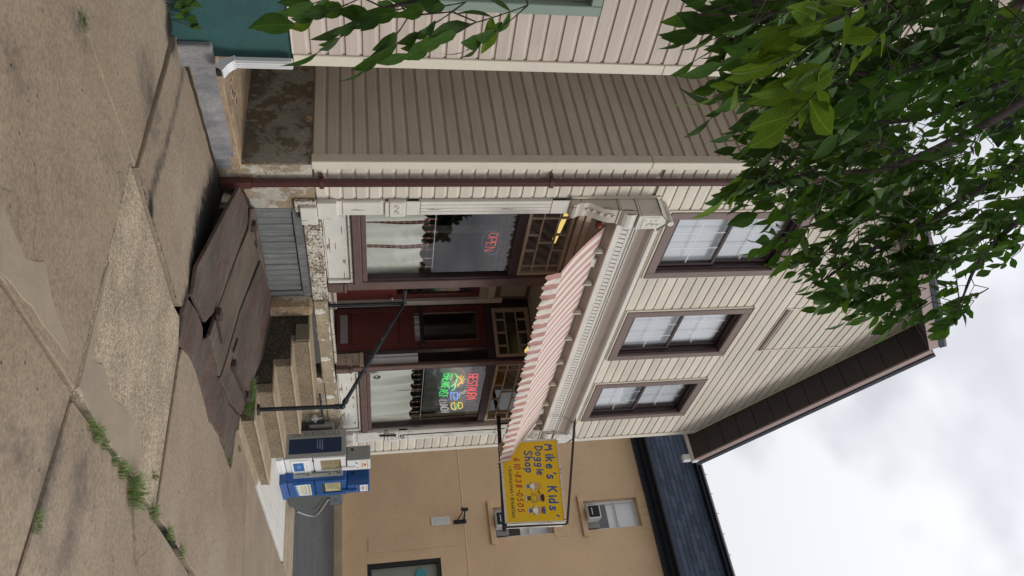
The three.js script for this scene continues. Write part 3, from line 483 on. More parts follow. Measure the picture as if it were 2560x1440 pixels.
// ---------------------------------------------------------------- storefront
const SW = [[6.10, 7.31], [9.36, 11.16]];
{
  // fluted pilasters
  for (const [x0, x1] of [[5.89, 6.095], [11.19, 11.52]]) {
    const p = sub(shop, 'pilaster'), w = x1 - x0;
    part(p, 'backing', box(x0, x1, 0.95, 3.68, -0.1, 0.03), M.white);
    part(p, 'plinth', cbox(x0 - 0.012, x1 + 0.03, 0.955, 1.155, 0.0, 0.07, 0.006), M.white);
    part(p, 'panel', cbox(x0 + 0.006, x1 - 0.002, 1.21, 1.61, 0.0, 0.042, 0.005), M.white);
    part(p, 'band', cbox(x0, x1 + 0.01, 1.645, 1.685, 0.0, 0.055, 0.005), M.white);
    part(p, 'rosette_block', cbox(x0 - 0.005, x1 + 0.02, 1.69, 1.86, 0.0, 0.058, 0.01), M.white);
    for (const f of [0.3, 0.68]) { part(p, 'rosette', new THREE.TorusGeometry(0.026, 0.006, 8, 18).translate(mix(x0, x1, f), 1.775, 0.06), M.white); part(p, 'rosette', new THREE.SphereGeometry(0.012, 10, 8).translate(mix(x0, x1, f), 1.775, 0.06), M.white); }
    const n = 4; for (let i = 0; i < n; i++) part(p, 'flute_strip', cbox(x0 + w * i / n + 0.002, x0 + w * (i + 1) / n - 0.002, 2.02, 3.44, 0.0, 0.044, 0.003), M.white);
    part(p, 'cap_strip', cbox(x0, x1, 3.45, 3.655, 0.0, 0.043, 0.003), M.white);
    part(p, 'cap_strip', cbox(x0, x1, 1.87, 2.01, 0.0, 0.043, 0.003), M.white);
    // scrolled console above
    const c = sub(shop, 'console_bracket');
    const cap = [[0, 3.66], [0.095, 3.66], [0.095, 3.675], [0.06, 3.70], [0.045, 3.74], [0.05, 3.765], [0, 3.765]];
    const ex = (pts, a, b) => { const g = extr(pts, b - a, 0.003); g.rotateY(-Math.PI / 2); g.applyMatrix4(new THREE.Matrix4().makeScale(1, 1, 1)); g.translate(b, 0, 0); return g; };   // [z,y] outline swept along x
    const exx = (pts, a, b) => ex(pts, a, b);
    part(c, 'necking', exx([[0, 3.655], [0.07, 3.655], [0.1, 3.68], [0.11, 3.71], [0.085, 3.74], [0.085, 3.76], [0, 3.76]], x0, x1 + 0.01), M.greyPaint);
    const S = smooth([V(0.07, 3.765, 0), V(0.078, 3.81, 0), V(0.072, 3.845, 0), V(0.10, 3.91, 0), V(0.145, 3.99, 0), V(0.178, 4.08, 0), V(0.188, 4.17, 0)], 18).map((v) => [v.x, v.y]);
    part(c, 'scroll', exx([[0.0, 3.765], ...S, [0.0, 4.17]], x0 + 0.002, x1 + 0.006), M.greyPaint);
    for (let k = 0; k < 5; k++) { const y = 3.85 + k * 0.07, q = S.reduce((b2, s) => (Math.abs(s[1] - y) < Math.abs(b2[1] - y) ? s : b2)); const g = new THREE.SphereGeometry(0.024, 12, 8); g.scale(1, 1, 0.5); part(c, 'boss', g.translate((x0 + x1) / 2, y, q[0] + 0.003), M.greyPaint); }
    part(c, 'fillet', exx([[0, 4.175], [0.2, 4.175], [0.2, 4.195], [0, 4.195]], x0 - 0.004, x1 + 0.012), M.greyPaint);
    const rd = [[0, 4.2], [0.2, 4.2]]; for (let k = 0; k <= 8; k++) { const a = -Math.PI / 2 + Math.PI * k / 8 * 0.62; rd.push([0.175 + 0.085 * Math.cos(a * 0.9), 4.29 + 0.09 * Math.sin(a)]); } rd.push([0.22, 4.385], [0, 4.385]);
    part(c, 'roll', exx([[0, 4.2], [0.2, 4.2], [0.235, 4.225], [0.258, 4.26], [0.268, 4.3], [0.262, 4.34], [0.245, 4.375], [0, 4.375]], x0, x1 + 0.006), M.white);
    part(c, 'fillet', exx([[0, 4.385], [0.285, 4.385], [0.285, 4.41], [0, 4.41]], x0 - 0.004, x1 + 0.012), M.white);
    const xm = (x0 + x1) / 2, bl = extr([[x0 - 0.002, 4.415], [x1 + 0.01, 4.415], [x1 + 0.01, 4.64], [xm, 4.745], [x0 - 0.002, 4.64]], 0.28, 0.004);
    part(c, 'block', bl, M.white);
    part(c, 'block_panel', extr([[x0 + 0.022, 4.44], [x1 - 0.014, 4.44], [x1 - 0.014, 4.63], [xm, 4.70], [x0 + 0.022, 4.63]], 0.008, 0.003).translate(0, 0, 0.279), M.white);
    for (let k = 0; k < 6; k++) part(c, 'carving', new THREE.SphereGeometry(0.014, 8, 6).scale(1, 1.5, 0.5).translate(mix(x0 + 0.05, x1 - 0.04, (k % 2) * 0.6 + 0.2), 4.48 + k * 0.03, 0.288), M.white);
    part(c, 'ridge_roll', bar(V(xm, 4.765, -0.02), V(xm, 4.765, 0.31), 0.036, 12), M.white);
    part(c, 'roof_slope', [quads([[V(x0 - 0.02, 4.645, -0.02), V(x0 - 0.02, 4.645, 0.295), V(xm, 4.765, 0.295), V(xm, 4.765, -0.02)], [V(x1 + 0.03, 4.645, 0.295), V(x1 + 0.03, 4.645, -0.02), V(xm, 4.765, -0.02), V(xm, 4.765, 0.295)]])], M.white);
    part(c, 'flashing', [cbox(x0 - 0.03, x0 - 0.006, 3.66, 4.70, -0.01, 0.022, 0.003)], M.trim);
  }
  // cornice between the consoles
  const c = sub(shop, 'cornice'), C0 = 6.11, C1 = 11.185;
  const sweep = (pts, a = C0, b = C1) => { const g = extr(pts, b - a, 0); g.rotateY(-Math.PI / 2); g.translate(b, 0, 0); return g; };
  part(c, 'cove', sweep([[-0.1, 3.96], [0.03, 3.96], [0.035, 4.05], [0.06, 4.12], [0.12, 4.175], [0.165, 4.19], [-0.1, 4.19]]), M.cove);
  part(c, 'frieze_backing', box(C0, C1, 4.19, 4.395, -0.1, 0.178), M.cove);
  part(c, 'frieze_rail', cbox(C0, C1, 4.193, 4.272, 0.15, 0.21, 0.004), M.whitePlain);
  part(c, 'frieze_rail', cbox(C0, C1, 4.348, 4.395, 0.15, 0.21, 0.004), M.whitePlain);
  const n = 68, pw = (C1 - C0) / n;
  for (let i = 0; i < n; i++) { const x = C0 + i * pw, k = 0.022; part(c, 'frieze_tongue', quads([[V(x + 0.009, 4.2725, 0.209), V(x + pw - 0.009, 4.2725, 0.209), V(x + pw - 0.009 + k, 4.3475, 0.209), V(x + 0.009 + k, 4.3475, 0.209)], [V(x + 0.009, 4.2725, 0.17), V(x + 0.009, 4.2725, 0.209), V(x + 0.009 + k, 4.3475, 0.209), V(x + 0.009 + k, 4.3475, 0.17)], [V(x + pw - 0.009, 4.2725, 0.209), V(x + pw - 0.009, 4.2725, 0.17), V(x + pw - 0.009 + k, 4.3475, 0.17), V(x + pw - 0.009 + k, 4.3475, 0.209)]]), M.whitePlain); }
  part(c, 'bead', [bar(V(C0, 4.405, 0.212), V(C1, 4.405, 0.212), 0.014, 8), bar(V(C0, 4.432, 0.225), V(C1, 4.432, 0.225), 0.012, 8)], M.whitePlain);
  part(c, 'crown', sweep([[0, 4.44], [0.235, 4.44], [0.24, 4.47], [0.262, 4.53], [0.30, 4.575], [0.305, 4.595], [0, 4.595]]), M.cove);
  part(c, 'flashing', sweep([[-0.01, 4.596], [0.31, 4.596], [0.31, 4.61], [0.0, 4.68], [-0.01, 4.68]]), M.alu);
  // ragged sealant along the flashing
  const rs = [], r = rng(404); for (let x = C0 + 0.02; x < C1; x += 0.035) { const g = new THREE.SphereGeometry(R(0.012, 0.026, r), 6, 5); g.translate(x + R(-0.01, 0.01, r), 4.675 + R(-0.012, 0.014, r), 0.012); rs.push(g); }
  part(c, 'sealant', rs, M.speckle);
  for (let i = 0; i < 8; i++) { const x = 6.62 + i * 0.62; part(c, 'modillion', cbox(x, x + 0.065, 4.05, 4.188, 0.02, 0.165, 0.02), M.greyPaint); }
  part(c, 'awning_bracket', cbox(6.82, 6.98, 4.06, 4.15, 0.04, 0.12, 0.01), M.white);
  part(c, 'awning_bracket', cbox(10.6, 10.75, 4.06, 4.15, 0.04, 0.12, 0.01), M.white);
  part(shop, 'lintel', [box(5.9, 11.5, 3.861, 3.954, -0.1, 0.005), box(5.92, 11.48, 3.955, 4.45, -0.2, -0.095)], M.storeBrown);
  part(shop, 'lintel_moulding', [cbox(6.1, 11.18, 3.80, 3.875, -0.07, 0.03, 0.008), cbox(6.1, 11.18, 3.88, 3.955, -0.07, 0.05, 0.01)], M.tanWood);
  // flood lamp tucked under the console
  const f = sub(shop, 'flood_lamp'); part(f, 'lamp_base', bar(V(6.2, 4.05, 0.03), V(6.21, 4.04, 0.08), 0.03, 12), M.black); part(f, 'lamp_shade', new THREE.SphereGeometry(0.04, 14, 10).scale(1, 1, 1.2).translate(6.23, 4.03, 0.1), std([0.22, 0.035, 0.025], 0.4));
}
function rect(z, x0, x1, y0, y1) { return quads([[V(x0, y0, z), V(x1, y0, z), V(x1, y1, z), V(x0, y1, z)]]); }
// display windows: bulkhead panel, sill, plate glass and leaded-style transom
for (const [x0, x1] of SW) {
  const d = sub(shop, 'display_window');
  part(d, 'bulkhead', box(x0, x1, 0.98, 1.29, -0.12, -0.03), M.whiteH);
  part(d, 'bulkhead_panel', cbox(x0 + 0.03, x1 - 0.06, 1.0, 1.245, -0.03, -0.02, 0.004), M.whiteH);
  part(d, 'panel_moulding', [cbox(x0, x1 - 0.005, 1.25, 1.285, -0.03, 0.012, 0.006), cbox(x1 - 0.055, x1 - 0.006, 0.99, 1.249, -0.03, 0.012, 0.006), cbox(x0, x0 + 0.028, 0.99, 1.249, -0.03, 0.012, 0.006)], M.white);
  part(d, 'sill', [cbox(x0 - 0.01, x1 + 0.02, 1.29, 1.385, -0.12, 0.05, 0.01), cbox(x0, x1, 1.386, 1.445, -0.12, 0.0, 0.008)], M.storeBrown);
  part(d, 'frame', [cbox(x0, x0 + 0.035, 1.446, 3.24, -0.1, -0.01, 0.004), cbox(x1 - 0.035, x1, 1.446, 3.24, -0.1, -0.01, 0.004), cbox(x0 + 0.036, x1 - 0.036, 3.13, 3.24, -0.1, -0.02, 0.004)], M.darkBrown);
  part(d, 'pane', rect(-0.055, x0 + 0.03, x1 - 0.03, 1.44, 3.135), M.glass);
  const t0 = 3.245, t1 = 3.795, A = x0 + 0.02, B = x1 - 0.03, w = 0.042;
  part(d, 'transom_frame', [cbox(A, A + w, t0, t1, -0.09, -0.02, 0.004), cbox(B - w, B, t0, t1, -0.09, -0.02, 0.004), cbox(A + w, B - w, t0, t0 + w, -0.09, -0.02, 0.004), cbox(A + w, B - w, t1 - w, t1, -0.09, -0.02, 0.004)], M.tanWood);
  const xa = A + w, xb = B - w, ya = t0 + w, yb = t1 - w, X = [0.1, 0.37, 0.63, 0.9].map((f) => mix(xa, xb, f)), Y = [0.3, 0.7].map((f) => mix(ya, yb, f));
  for (const y of Y) part(d, 'transom_bar', cbox(xa, xb, y - 0.009, y + 0.009, -0.07, -0.035, 0.003), M.tanWood);
  for (const [i, x] of X.entries()) { part(d, 'transom_bar', cbox(x - 0.008, x + 0.008, ya, Y[0] - 0.0095, -0.07, -0.036, 0.003), M.tanWood); if (i === 0 || i === 3) part(d, 'transom_bar', cbox(x - 0.008, x + 0.008, Y[0] + 0.0095, Y[1] - 0.0095, -0.07, -0.036, 0.003), M.tanWood); part(d, 'transom_bar', cbox(x - 0.008, x + 0.008, Y[1] + 0.0095, yb, -0.07, -0.036, 0.003), M.tanWood); }
  part(d, 'transom_bar', cbox((xa + xb) / 2 - 0.008, (xa + xb) / 2 + 0.008, Y[0] + 0.0095, Y[1] - 0.0095, -0.07, -0.036, 0.003), M.tanWood);
  part(d, 'transom_pane', rect(-0.053, xa, xb, ya, yb), M.glass);
  part(d, 'transom_rail', cbox(x0, x1, 3.796, 3.86, -0.1, -0.005, 0.004), M.darkBrown);
}
// corner posts of the doorway
for (const [x0, x1] of [[7.312, 7.46], [9.25, 9.345]]) { const p = sub(shop, 'doorway_post'); part(p, 'shaft', cbox(x0, x1, 1.2, 3.86, -0.045, 0.012, 0.008), M.storeBrown); part(p, 'base', cbox(x0 - 0.005, x1 + 0.012, 0.98, 1.16, -0.05, 0.03, 0.01), M.storeBrown); part(p, 'base_moulding', cbox(x0 - 0.003, x1 + 0.02, 1.161, 1.199, -0.05, 0.04, 0.014), M.storeBrown); }
// landing
part(shop, 'window_fascia', cbox(6.17, 7.60, 0.79, 0.975, -0.1, 0.035, 0.012), M.speckle);
part(shop, 'base_block', cbox(5.915, 6.175, 0.785, 0.95, -0.05, 0.10, 0.006), M.white);
part(shop, 'landing_edge', cbox(7.61, 9.56, 0.79, 0.962, -0.12, 0.05, 0.016), M.stone);
part(shop, 'landing', box(7.46, 9.35, 0.80, 0.966, -1.0, -0.115), M.stone);
part(shop, 'threshold', [cbox(7.5, 9.18, 0.967, 1.0, -0.16, -0.03, 0.01), cbox(7.6, 9.05, 0.967, 1.01, -0.97, -0.85, 0.01)], M.greyPaint);
part(shop, 'window_fascia', cbox(9.57, 11.17, 0.80, 0.975, -0.1, 0.012, 0.012), M.stone);
part(shop, 'pier', cbox(7.545, 7.715, 0.25, 0.785, -0.1, 0.19, 0.03), M.sandstone);
// grey boarded cellar light under the window
{
  const d = sub(shop, 'cellar_panel');
  part(d, 'backing', box(6.0, 7.545, 0.2, 0.788, -0.2, -0.06), M.board);
  part(d, 'frame', [cbox(6.01, 7.54, 0.69, 0.785, -0.06, 0.012, 0.006), cbox(6.01, 6.075, 0.28, 0.689, -0.06, 0.01, 0.006), cbox(7.45, 7.54, 0.28, 0.689, -0.06, 0.01, 0.006)], M.board);
  const n = 14; for (let i = 0; i < n; i++) { const a = mix(6.08, 7.445, i / n), b = mix(6.08, 7.445, (i + 1) / n); part(d, 'board', cbox(a + 0.002, b - 0.002, 0.26, 0.68, -0.055, -0.012 + R(-0.003, 0.003), 0.004), M.board); }
}
// doorway: back wall with one red door, splayed side wall with the other
{
  const bz = -0.95;
  part(shop, 'doorway_back', [box(7.5, 8.12, 0.97, 3.86, bz - 0.1, bz), box(8.12, 9.0, 3.12, 3.28, bz - 0.1, bz + 0.004), box(9.0, 9.10, 0.97, 3.4, bz - 0.1, bz + 0.03)], M.greyPaint);
  part(shop, 'doorway_ceiling', box(7.46, 9.36, 3.80, 3.858, -1.0, -0.1), M.vest);
  part(shop, 'doorway_transom', [cbox(8.1, 9.02, 3.05, 3.17, bz - 0.05, bz + 0.02, 0.006)], M.tanWood);
  part(shop, 'doorway_panel', cbox(8.16, 8.98, 3.36, 3.74, bz - 0.05, bz + 0.01, 0.006), M.vest);
  part(shop, 'doorway_panel_surround', box(8.1, 9.06, 3.17, 3.86, bz - 0.1, bz - 0.001), M.storeBrown);
  const d = sub(shop, 'door');
  part(d, 'leaf', [box(8.15, 8.995, 1.0, 1.85, bz - 0.06, bz - 0.02), box(8.15, 8.26, 1.85, 3.05, bz - 0.06, bz - 0.02), box(8.89, 8.995, 1.85, 3.05, bz - 0.06, bz - 0.02), box(8.26, 8.89, 2.95, 3.05, bz - 0.06, bz - 0.02)], M.door);
  part(d, 'raised_panel', cbox(8.28, 8.87, 1.18, 1.72, bz - 0.03, bz - 0.008, 0.012), M.door);
  part(d, 'pane', rect(bz - 0.04, 8.26, 8.89, 1.85, 2.95), M.glass);
  const cv = []; for (let i = 0; i < 20; i++) { const f = (k) => mix(8.26, 8.89, k / 20), zz = (k) => bz - 0.1 - 0.015 * Math.sin(k * 1.3); cv.push([V(f(i), 1.85, zz(i)), V(f(i + 1), 1.85, zz(i + 1)), V(f(i + 1), 2.95, zz(i + 1)), V(f(i), 2.95, zz(i))]); }
  part(d, 'lace_curtain', quads(cv), std(null, 0.95, { map: withRep(dtex(128, 128, (u, v) => ((Math.floor(u * 8) + Math.floor(v * 8)) % 2 ? [28, 22, 22] : [92, 86, 82])), 0.4) }));
  part(d, 'knob', new THREE.SphereGeometry(0.03, 10, 8).translate(8.92, 1.78, bz + 0.03), M.kick);
  // splayed wall: u from the back to the street, w out from the wall
  const o = V(9.115, 0, bz), du = V(0.142, 0, 0.9899), nw = V(-0.9899, 0, 0.142), mtx = new THREE.Matrix4().makeBasis(du, V(0, 1, 0), nw).setPosition(o);
  const L = (g) => g.applyMatrix4(mtx);
  const e = sub(shop, 'door');
  const D0 = 0.045, D1 = 0.705, y0 = 0.995, y1 = 3.12, gy0 = 2.08, gy1 = 3.0;
  part(e, 'leaf', [L(box(D0, D1, y0, gy0, -0.05, 0)), L(box(D0, D0 + 0.1, gy0, y1, -0.05, 0)), L(box(D1 - 0.1, D1, gy0, y1, -0.05, 0)), L(box(D0 + 0.1, D1 - 0.1, gy1, y1, -0.05, 0))], M.door);
  part(e, 'raised_panel', [L(cbox(D0 + 0.07, D1 - 0.09, 1.2, 1.86, -0.01, 0.01, 0.008))], M.door);
  part(e, 'panel_moulding', [L(cbox(D0 + 0.05, D1 - 0.07, 1.17, 1.185, -0.01, 0.016, 0.004)), L(cbox(D0 + 0.05, D1 - 0.07, 1.87, 1.885, -0.01, 0.016, 0.004)), L(cbox(D0 + 0.05, D0 + 0.065, 1.186, 1.869, -0.01, 0.016, 0.004)), L(cbox(D1 - 0.085, D1 - 0.07, 1.186, 1.869, -0.01, 0.016, 0.004))], M.door);
  part(e, 'kick_plate', L(cbox(D0 + 0.1, D1 - 0.12, 1.045, 1.15, -0.005, 0.008, 0.002)), M.kick);
  part(e, 'push_bar', L(cbox(D0 + 0.02, D1 - 0.02, 2.16, 2.22, 0.01, 0.05, 0.01)), M.black);
  part(e, 'pane', L(quads([[V(D0 + 0.1, gy0, -0.025), V(D1 - 0.1, gy0, -0.025), V(D1 - 0.1, gy1, -0.025), V(D0 + 0.1, gy1, -0.025)]])), M.glass);
  part(e, 'glass_bead', [L(cbox(D0 + 0.1, D1 - 0.1, gy0, gy0 + 0.012, -0.02, 0.008, 0.003)), L(cbox(D0 + 0.1, D1 - 0.1, gy1 - 0.012, gy1, -0.02, 0.008, 0.003)), L(cbox(D0 + 0.1, D0 + 0.112, gy0 + 0.013, gy1 - 0.013, -0.02, 0.008, 0.003)), L(cbox(D1 - 0.112, D1 - 0.1, gy0 + 0.013, gy1 - 0.013, -0.02, 0.008, 0.003))], M.storeBrown);
  part(e, 'curtain', L(quads(Array.from({ length: 16 }, (_, i) => { const f = (k) => mix(D0 + 0.1, D1 - 0.1, k / 16), z = (k) => -0.09 - 0.012 * Math.sin(k * 1.9); return [V(f(i), gy0, z(i)), V(f(i + 1), gy0, z(i + 1)), V(f(i + 1), 2.2, z(i + 1)), V(f(i), 2.2, z(i))]; }))), M.blind);
  part(shop, 'doorway_jamb', [L(box(-0.02, D0 - 0.003, 0.97, 3.86, -0.1, 0.012)), L(box(D1 + 0.003, D1 + 0.03, 0.97, 3.2, -0.1, 0.012)), L(box(D0, D1 + 0.2, 3.124, 3.23, -0.1, 0.0)), L(box(0, 0.92, 3.79, 3.86, -0.1, 0.006)), L(box(0, 0.11, 3.23, 3.79, -0.1, 0.004)), L(box(0.90, 0.95, 3.23, 3.79, -0.1, 0.004))], M.darkBrown);
  const tf = sub(shop, 'door_transom');
  const TA = 0.11, TB = 0.90, ta = 3.235, tb = 3.785;
  part(tf, 'frame', [L(cbox(TA, TA + 0.045, ta, tb, -0.06, 0.012, 0.004)), L(cbox(TB - 0.045, TB, ta, tb, -0.06, 0.012, 0.004)), L(cbox(TA + 0.045, TB - 0.045, ta, ta + 0.05, -0.06, 0.012, 0.004)), L(cbox(TA + 0.045, TB - 0.045, tb - 0.05, tb, -0.06, 0.012, 0.004))], M.tanWood);
  for (const f of [0.3, 0.68]) { const y = mix(ta + 0.05, tb - 0.05, f); part(tf, 'bar', L(cbox(TA + 0.045, TB - 0.045, y - 0.008, y + 0.008, -0.04, 0.004, 0.003)), M.tanWood); }
  for (const f of [0.2, 0.5, 0.8]) { const u = mix(TA + 0.045, TB - 0.045, f); part(tf, 'bar', L(cbox(u - 0.01, u + 0.01, ta + 0.05, mix(ta + 0.05, tb - 0.05, 0.3) - 0.012, -0.04, 0.003, 0.003)), M.tanWood); part(tf, 'bar', L(cbox(u - 0.01, u + 0.01, mix(ta + 0.05, tb - 0.05, 0.68) + 0.012, tb - 0.05, -0.04, 0.003, 0.003)), M.tanWood); }
  part(tf, 'pane', L(quads([[V(TA + 0.04, ta + 0.04, -0.02), V(TB - 0.04, ta + 0.04, -0.02), V(TB - 0.04, tb - 0.04, -0.02), V(TA + 0.04, tb - 0.04, -0.02)]])), M.glass);
  // narrow side light between door and post
  const s = sub(shop, 'side_light');
  part(s, 'bulkhead', L(cbox(D1 + 0.031, 0.945, 0.98, 1.3, -0.06, -0.005, 0.006)), M.tanWood);
  for (const [u, y] of [[0.795, 1.12], [0.86, 1.12], [0.795, 1.21], [0.86, 1.21]]) part(s, 'vent_hole', L(new THREE.SphereGeometry(0.009, 8, 6).translate(u, y, -0.003)), M.black);
  part(s, 'sill', L(cbox(D1 + 0.031, 0.945, 1.301, 1.36, -0.06, 0.012, 0.006)), M.tanWood);
  part(s, 'rail', L(cbox(D1 + 0.031, 0.945, 1.361, 1.45, -0.06, 0.0, 0.006)), M.darkBrown);
  part(s, 'pane', L(quads([[V(D1 + 0.03, 1.45, -0.03), V(0.945, 1.45, -0.03), V(0.945, 3.12, -0.03), V(D1 + 0.03, 3.12, -0.03)]])), M.glass);
  part(s, 'curtain', L(quads(Array.from({ length: 10 }, (_, i) => { const f = (k) => mix(D1 + 0.04, 0.945, k / 10), z = (k) => -0.08 - 0.016 * Math.sin(k * 1.5); return [V(f(i), 1.45, z(i)), V(f(i + 1), 1.45, z(i + 1)), V(f(i + 1), 2.12, z(i + 1)), V(f(i), 2.12, z(i))]; }))), M.blind);
  // splayed wall on the other side of the doorway
  part(shop, 'doorway_side', new ConvexGeometry([V(7.46, 0.97, -0.12), V(7.40, 0.97, -0.12), V(7.6, 0.97, -0.96), V(7.54, 0.97, -0.96), V(7.46, 3.86, -0.12), V(7.40, 3.86, -0.12), V(7.6, 3.86, -0.96), V(7.54, 3.86, -0.96)]), M.storeBrown);
}
// room inside
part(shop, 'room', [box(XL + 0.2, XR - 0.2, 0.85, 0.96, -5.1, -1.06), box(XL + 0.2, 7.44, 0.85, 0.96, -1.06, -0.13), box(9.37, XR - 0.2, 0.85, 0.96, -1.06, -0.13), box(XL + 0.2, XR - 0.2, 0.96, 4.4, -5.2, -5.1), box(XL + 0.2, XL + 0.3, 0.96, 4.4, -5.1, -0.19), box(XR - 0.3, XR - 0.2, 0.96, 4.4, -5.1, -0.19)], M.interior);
part(shop, 'ceiling', box(XL + 0.3, XR - 0.3, 4.36, 4.44, -5.1, -0.21), M.interiorTan);
// ---------------------------------------------------------------- lettering helpers
function face(tl, tr, br, bl) {           // a flat printed face with its own uv
  const g = new THREE.BufferGeometry(); const P = [bl, br, tr, bl, tr, tl];
  g.setAttribute('position', new THREE.Float32BufferAttribute(P.flatMap((v) => [v.x, v.y, v.z]), 3));
  g.setAttribute('uv', new THREE.Float32BufferAttribute([0, 0, 1, 0, 1, 1, 0, 0, 1, 1, 0, 1], 2)); g.computeVertexNormals(); return g;
}
const GLY = {
  A: '0,10 3,0 6,10;1.2,6.5 4.8,6.5', B: '0,0 0,10 4,10 5.6,8.6 5.6,6.2 4,4.8 0,4.8;0,0 3.6,0 5,1.2 5,3.4 4,4.8', C: '5.5,1.6 4,0 2,0 0,2 0,8 2,10 4,10 5.5,8.4', E: '5,0 0,0 0,10 5,10;0,5 4,5', F: '5,0 0,0 0,10;0,5 4,5',
  H: '0,0 0,10;5.5,0 5.5,10;0,5 5.5,5', K: '0,0 0,10;5.5,0 0.3,5.4;1.8,4.4 5.6,10', L: '0,0 0,10 5,10', N: '0,10 0,0 5.5,10 5.5,0', O: '2.8,0 0.6,1.5 0,5 0.6,8.5 2.8,10 5,8.5 5.6,5 5,1.5 2.8,0', P: '0,10 0,0 4,0 5.5,1.6 5.5,3.8 4,5.4 0,5.4', R: '0,10 0,0 4,0 5.5,1.5 5.5,3.6 4,5.2 0,5.2;3,5.2 5.6,10', S: '5.4,1.6 4,0 1.8,0 0.3,1.4 0.4,3.4 2,4.6 4,5.4 5.5,7 5.3,8.8 3.8,10 1.6,10 0,8.6', T: '0,0 6,0;3,0 3,10', U: '0,0 0,8 1.6,10 4,10 5.5,8 5.5,0', M: '0,10 0.8,0 3.4,7 6,0 7,10', D: '0,0 0.3,10;0,0 3,0.4 5.6,3 5.6,7 3.4,9.6 0.3,10',
  i: '2,4 2.3,10;1.8,1.6 1.9,2.1', k: '0.4,0 0.6,10;4.6,3.6 0.8,7;2,6 5,10', e: '0.8,7 5,6.4 4.4,4.4 2.6,3.6 0.8,4.8 0.4,7.4 1.4,9.6 3.4,10 5,9', s: '4.6,4.6 3,3.6 1,4.4 1.2,6.2 3.8,7.2 4.8,8.8 3.4,10 1.2,10 0.2,9', d: '4.8,0 5,10;4.9,5.2 3,3.8 1,4.8 0.4,7.4 1.4,9.6 3.4,9.8 4.9,8', o: '2.8,3.8 0.8,5 0.3,7.2 1.2,9.4 2.9,10 4.7,9 5.2,6.8 4.4,4.6 2.8,3.8', g: '4.8,4.4 2.8,3.6 0.8,5 0.6,7.6 2.2,9 4,8.4 4.9,5;4.8,4 5,10.6 4,12.6 2,13 0.4,12', h: '0.4,0 0.6,10;0.6,6 2.4,4 4.4,4.4 4.8,6.4 4.9,10', p: '0.4,3.8 0.6,13;0.6,5.4 2.4,3.8 4.6,4.4 5,7 4,9.2 2,9.6 0.7,8.4', "'": '2.6,0 1.8,2.2',
  6: '4.4,0.2 1.6,3.4 0.4,7 1.6,9.6 3.6,10 5,8 4.2,5.8 2.4,5.4 0.8,6.8', 1: '2.6,0 2.4,10', 0: '3,0 0.8,2 0.3,6 1.4,9.6 3.2,10 5,8 5.4,4 4.6,1 3,0', '-': '1,5.6 4,5.4', 8: '3,4.8 1,3.2 1.4,0.8 3.4,0 4.8,1.6 4,3.8 1.2,6.2 0.6,8.4 2.4,10 4.6,9 5,7 3,4.8', 3: '0.8,0.8 3,0 4.8,1.4 4.2,3.6 2.2,4.6 4.6,5.6 5,8 3.4,10 0.6,9.2', 5: '5,0 1.4,0.2 0.9,4.4 3.4,4 5,6 4.4,9 2.4,10 0.4,9', ' ': '',
};
const strokes = (ch) => (GLY[ch] || '').split(';').filter(Boolean).map((s) => s.trim().split(' ').map((q) => q.split(',').map(Number)));
const ADV = { M: 8.6, i: 3.6, "'": 3, 1: 4, '-': 4.6, ' ': 4.5 };
function layout(text) { let x = 0; const out = []; for (const ch of text) { out.push([ch, x]); x += ADV[ch] || 7; } return [out, x - 1.2]; }
function brush(g, text, x, y, h, wid, colour, slant = 0, track = 1, rise = 0) {   // hand-lettered strokes on a canvas
  const [L] = layout(text), k = h / 10; g.strokeStyle = colour; g.lineCap = g.lineJoin = 'round'; g.lineWidth = wid; const r = rng(text.length * 31 + h);
  for (const [ch, ox] of L) { const jy = (r() - 0.5) * h * 0.05; for (const s of strokes(ch)) { const P = s.map(([a, b]) => [x + (ox * track + a) * k + (10 - b) * k * slant, y + (b - 10) * k + jy - ox * k * rise]); g.beginPath(); g.moveTo(...P[0]); if (P.length === 2) g.lineTo(...P[1]); else { for (let i = 1; i < P.length - 1; i++) { const m = [(P[i][0] + P[i + 1][0]) / 2, (P[i][1] + P[i + 1][1]) / 2]; const last = i === P.length - 2; g.quadraticCurveTo(P[i][0], P[i][1], ...(last ? P[i + 1] : m)); } } g.stroke(); } }
}
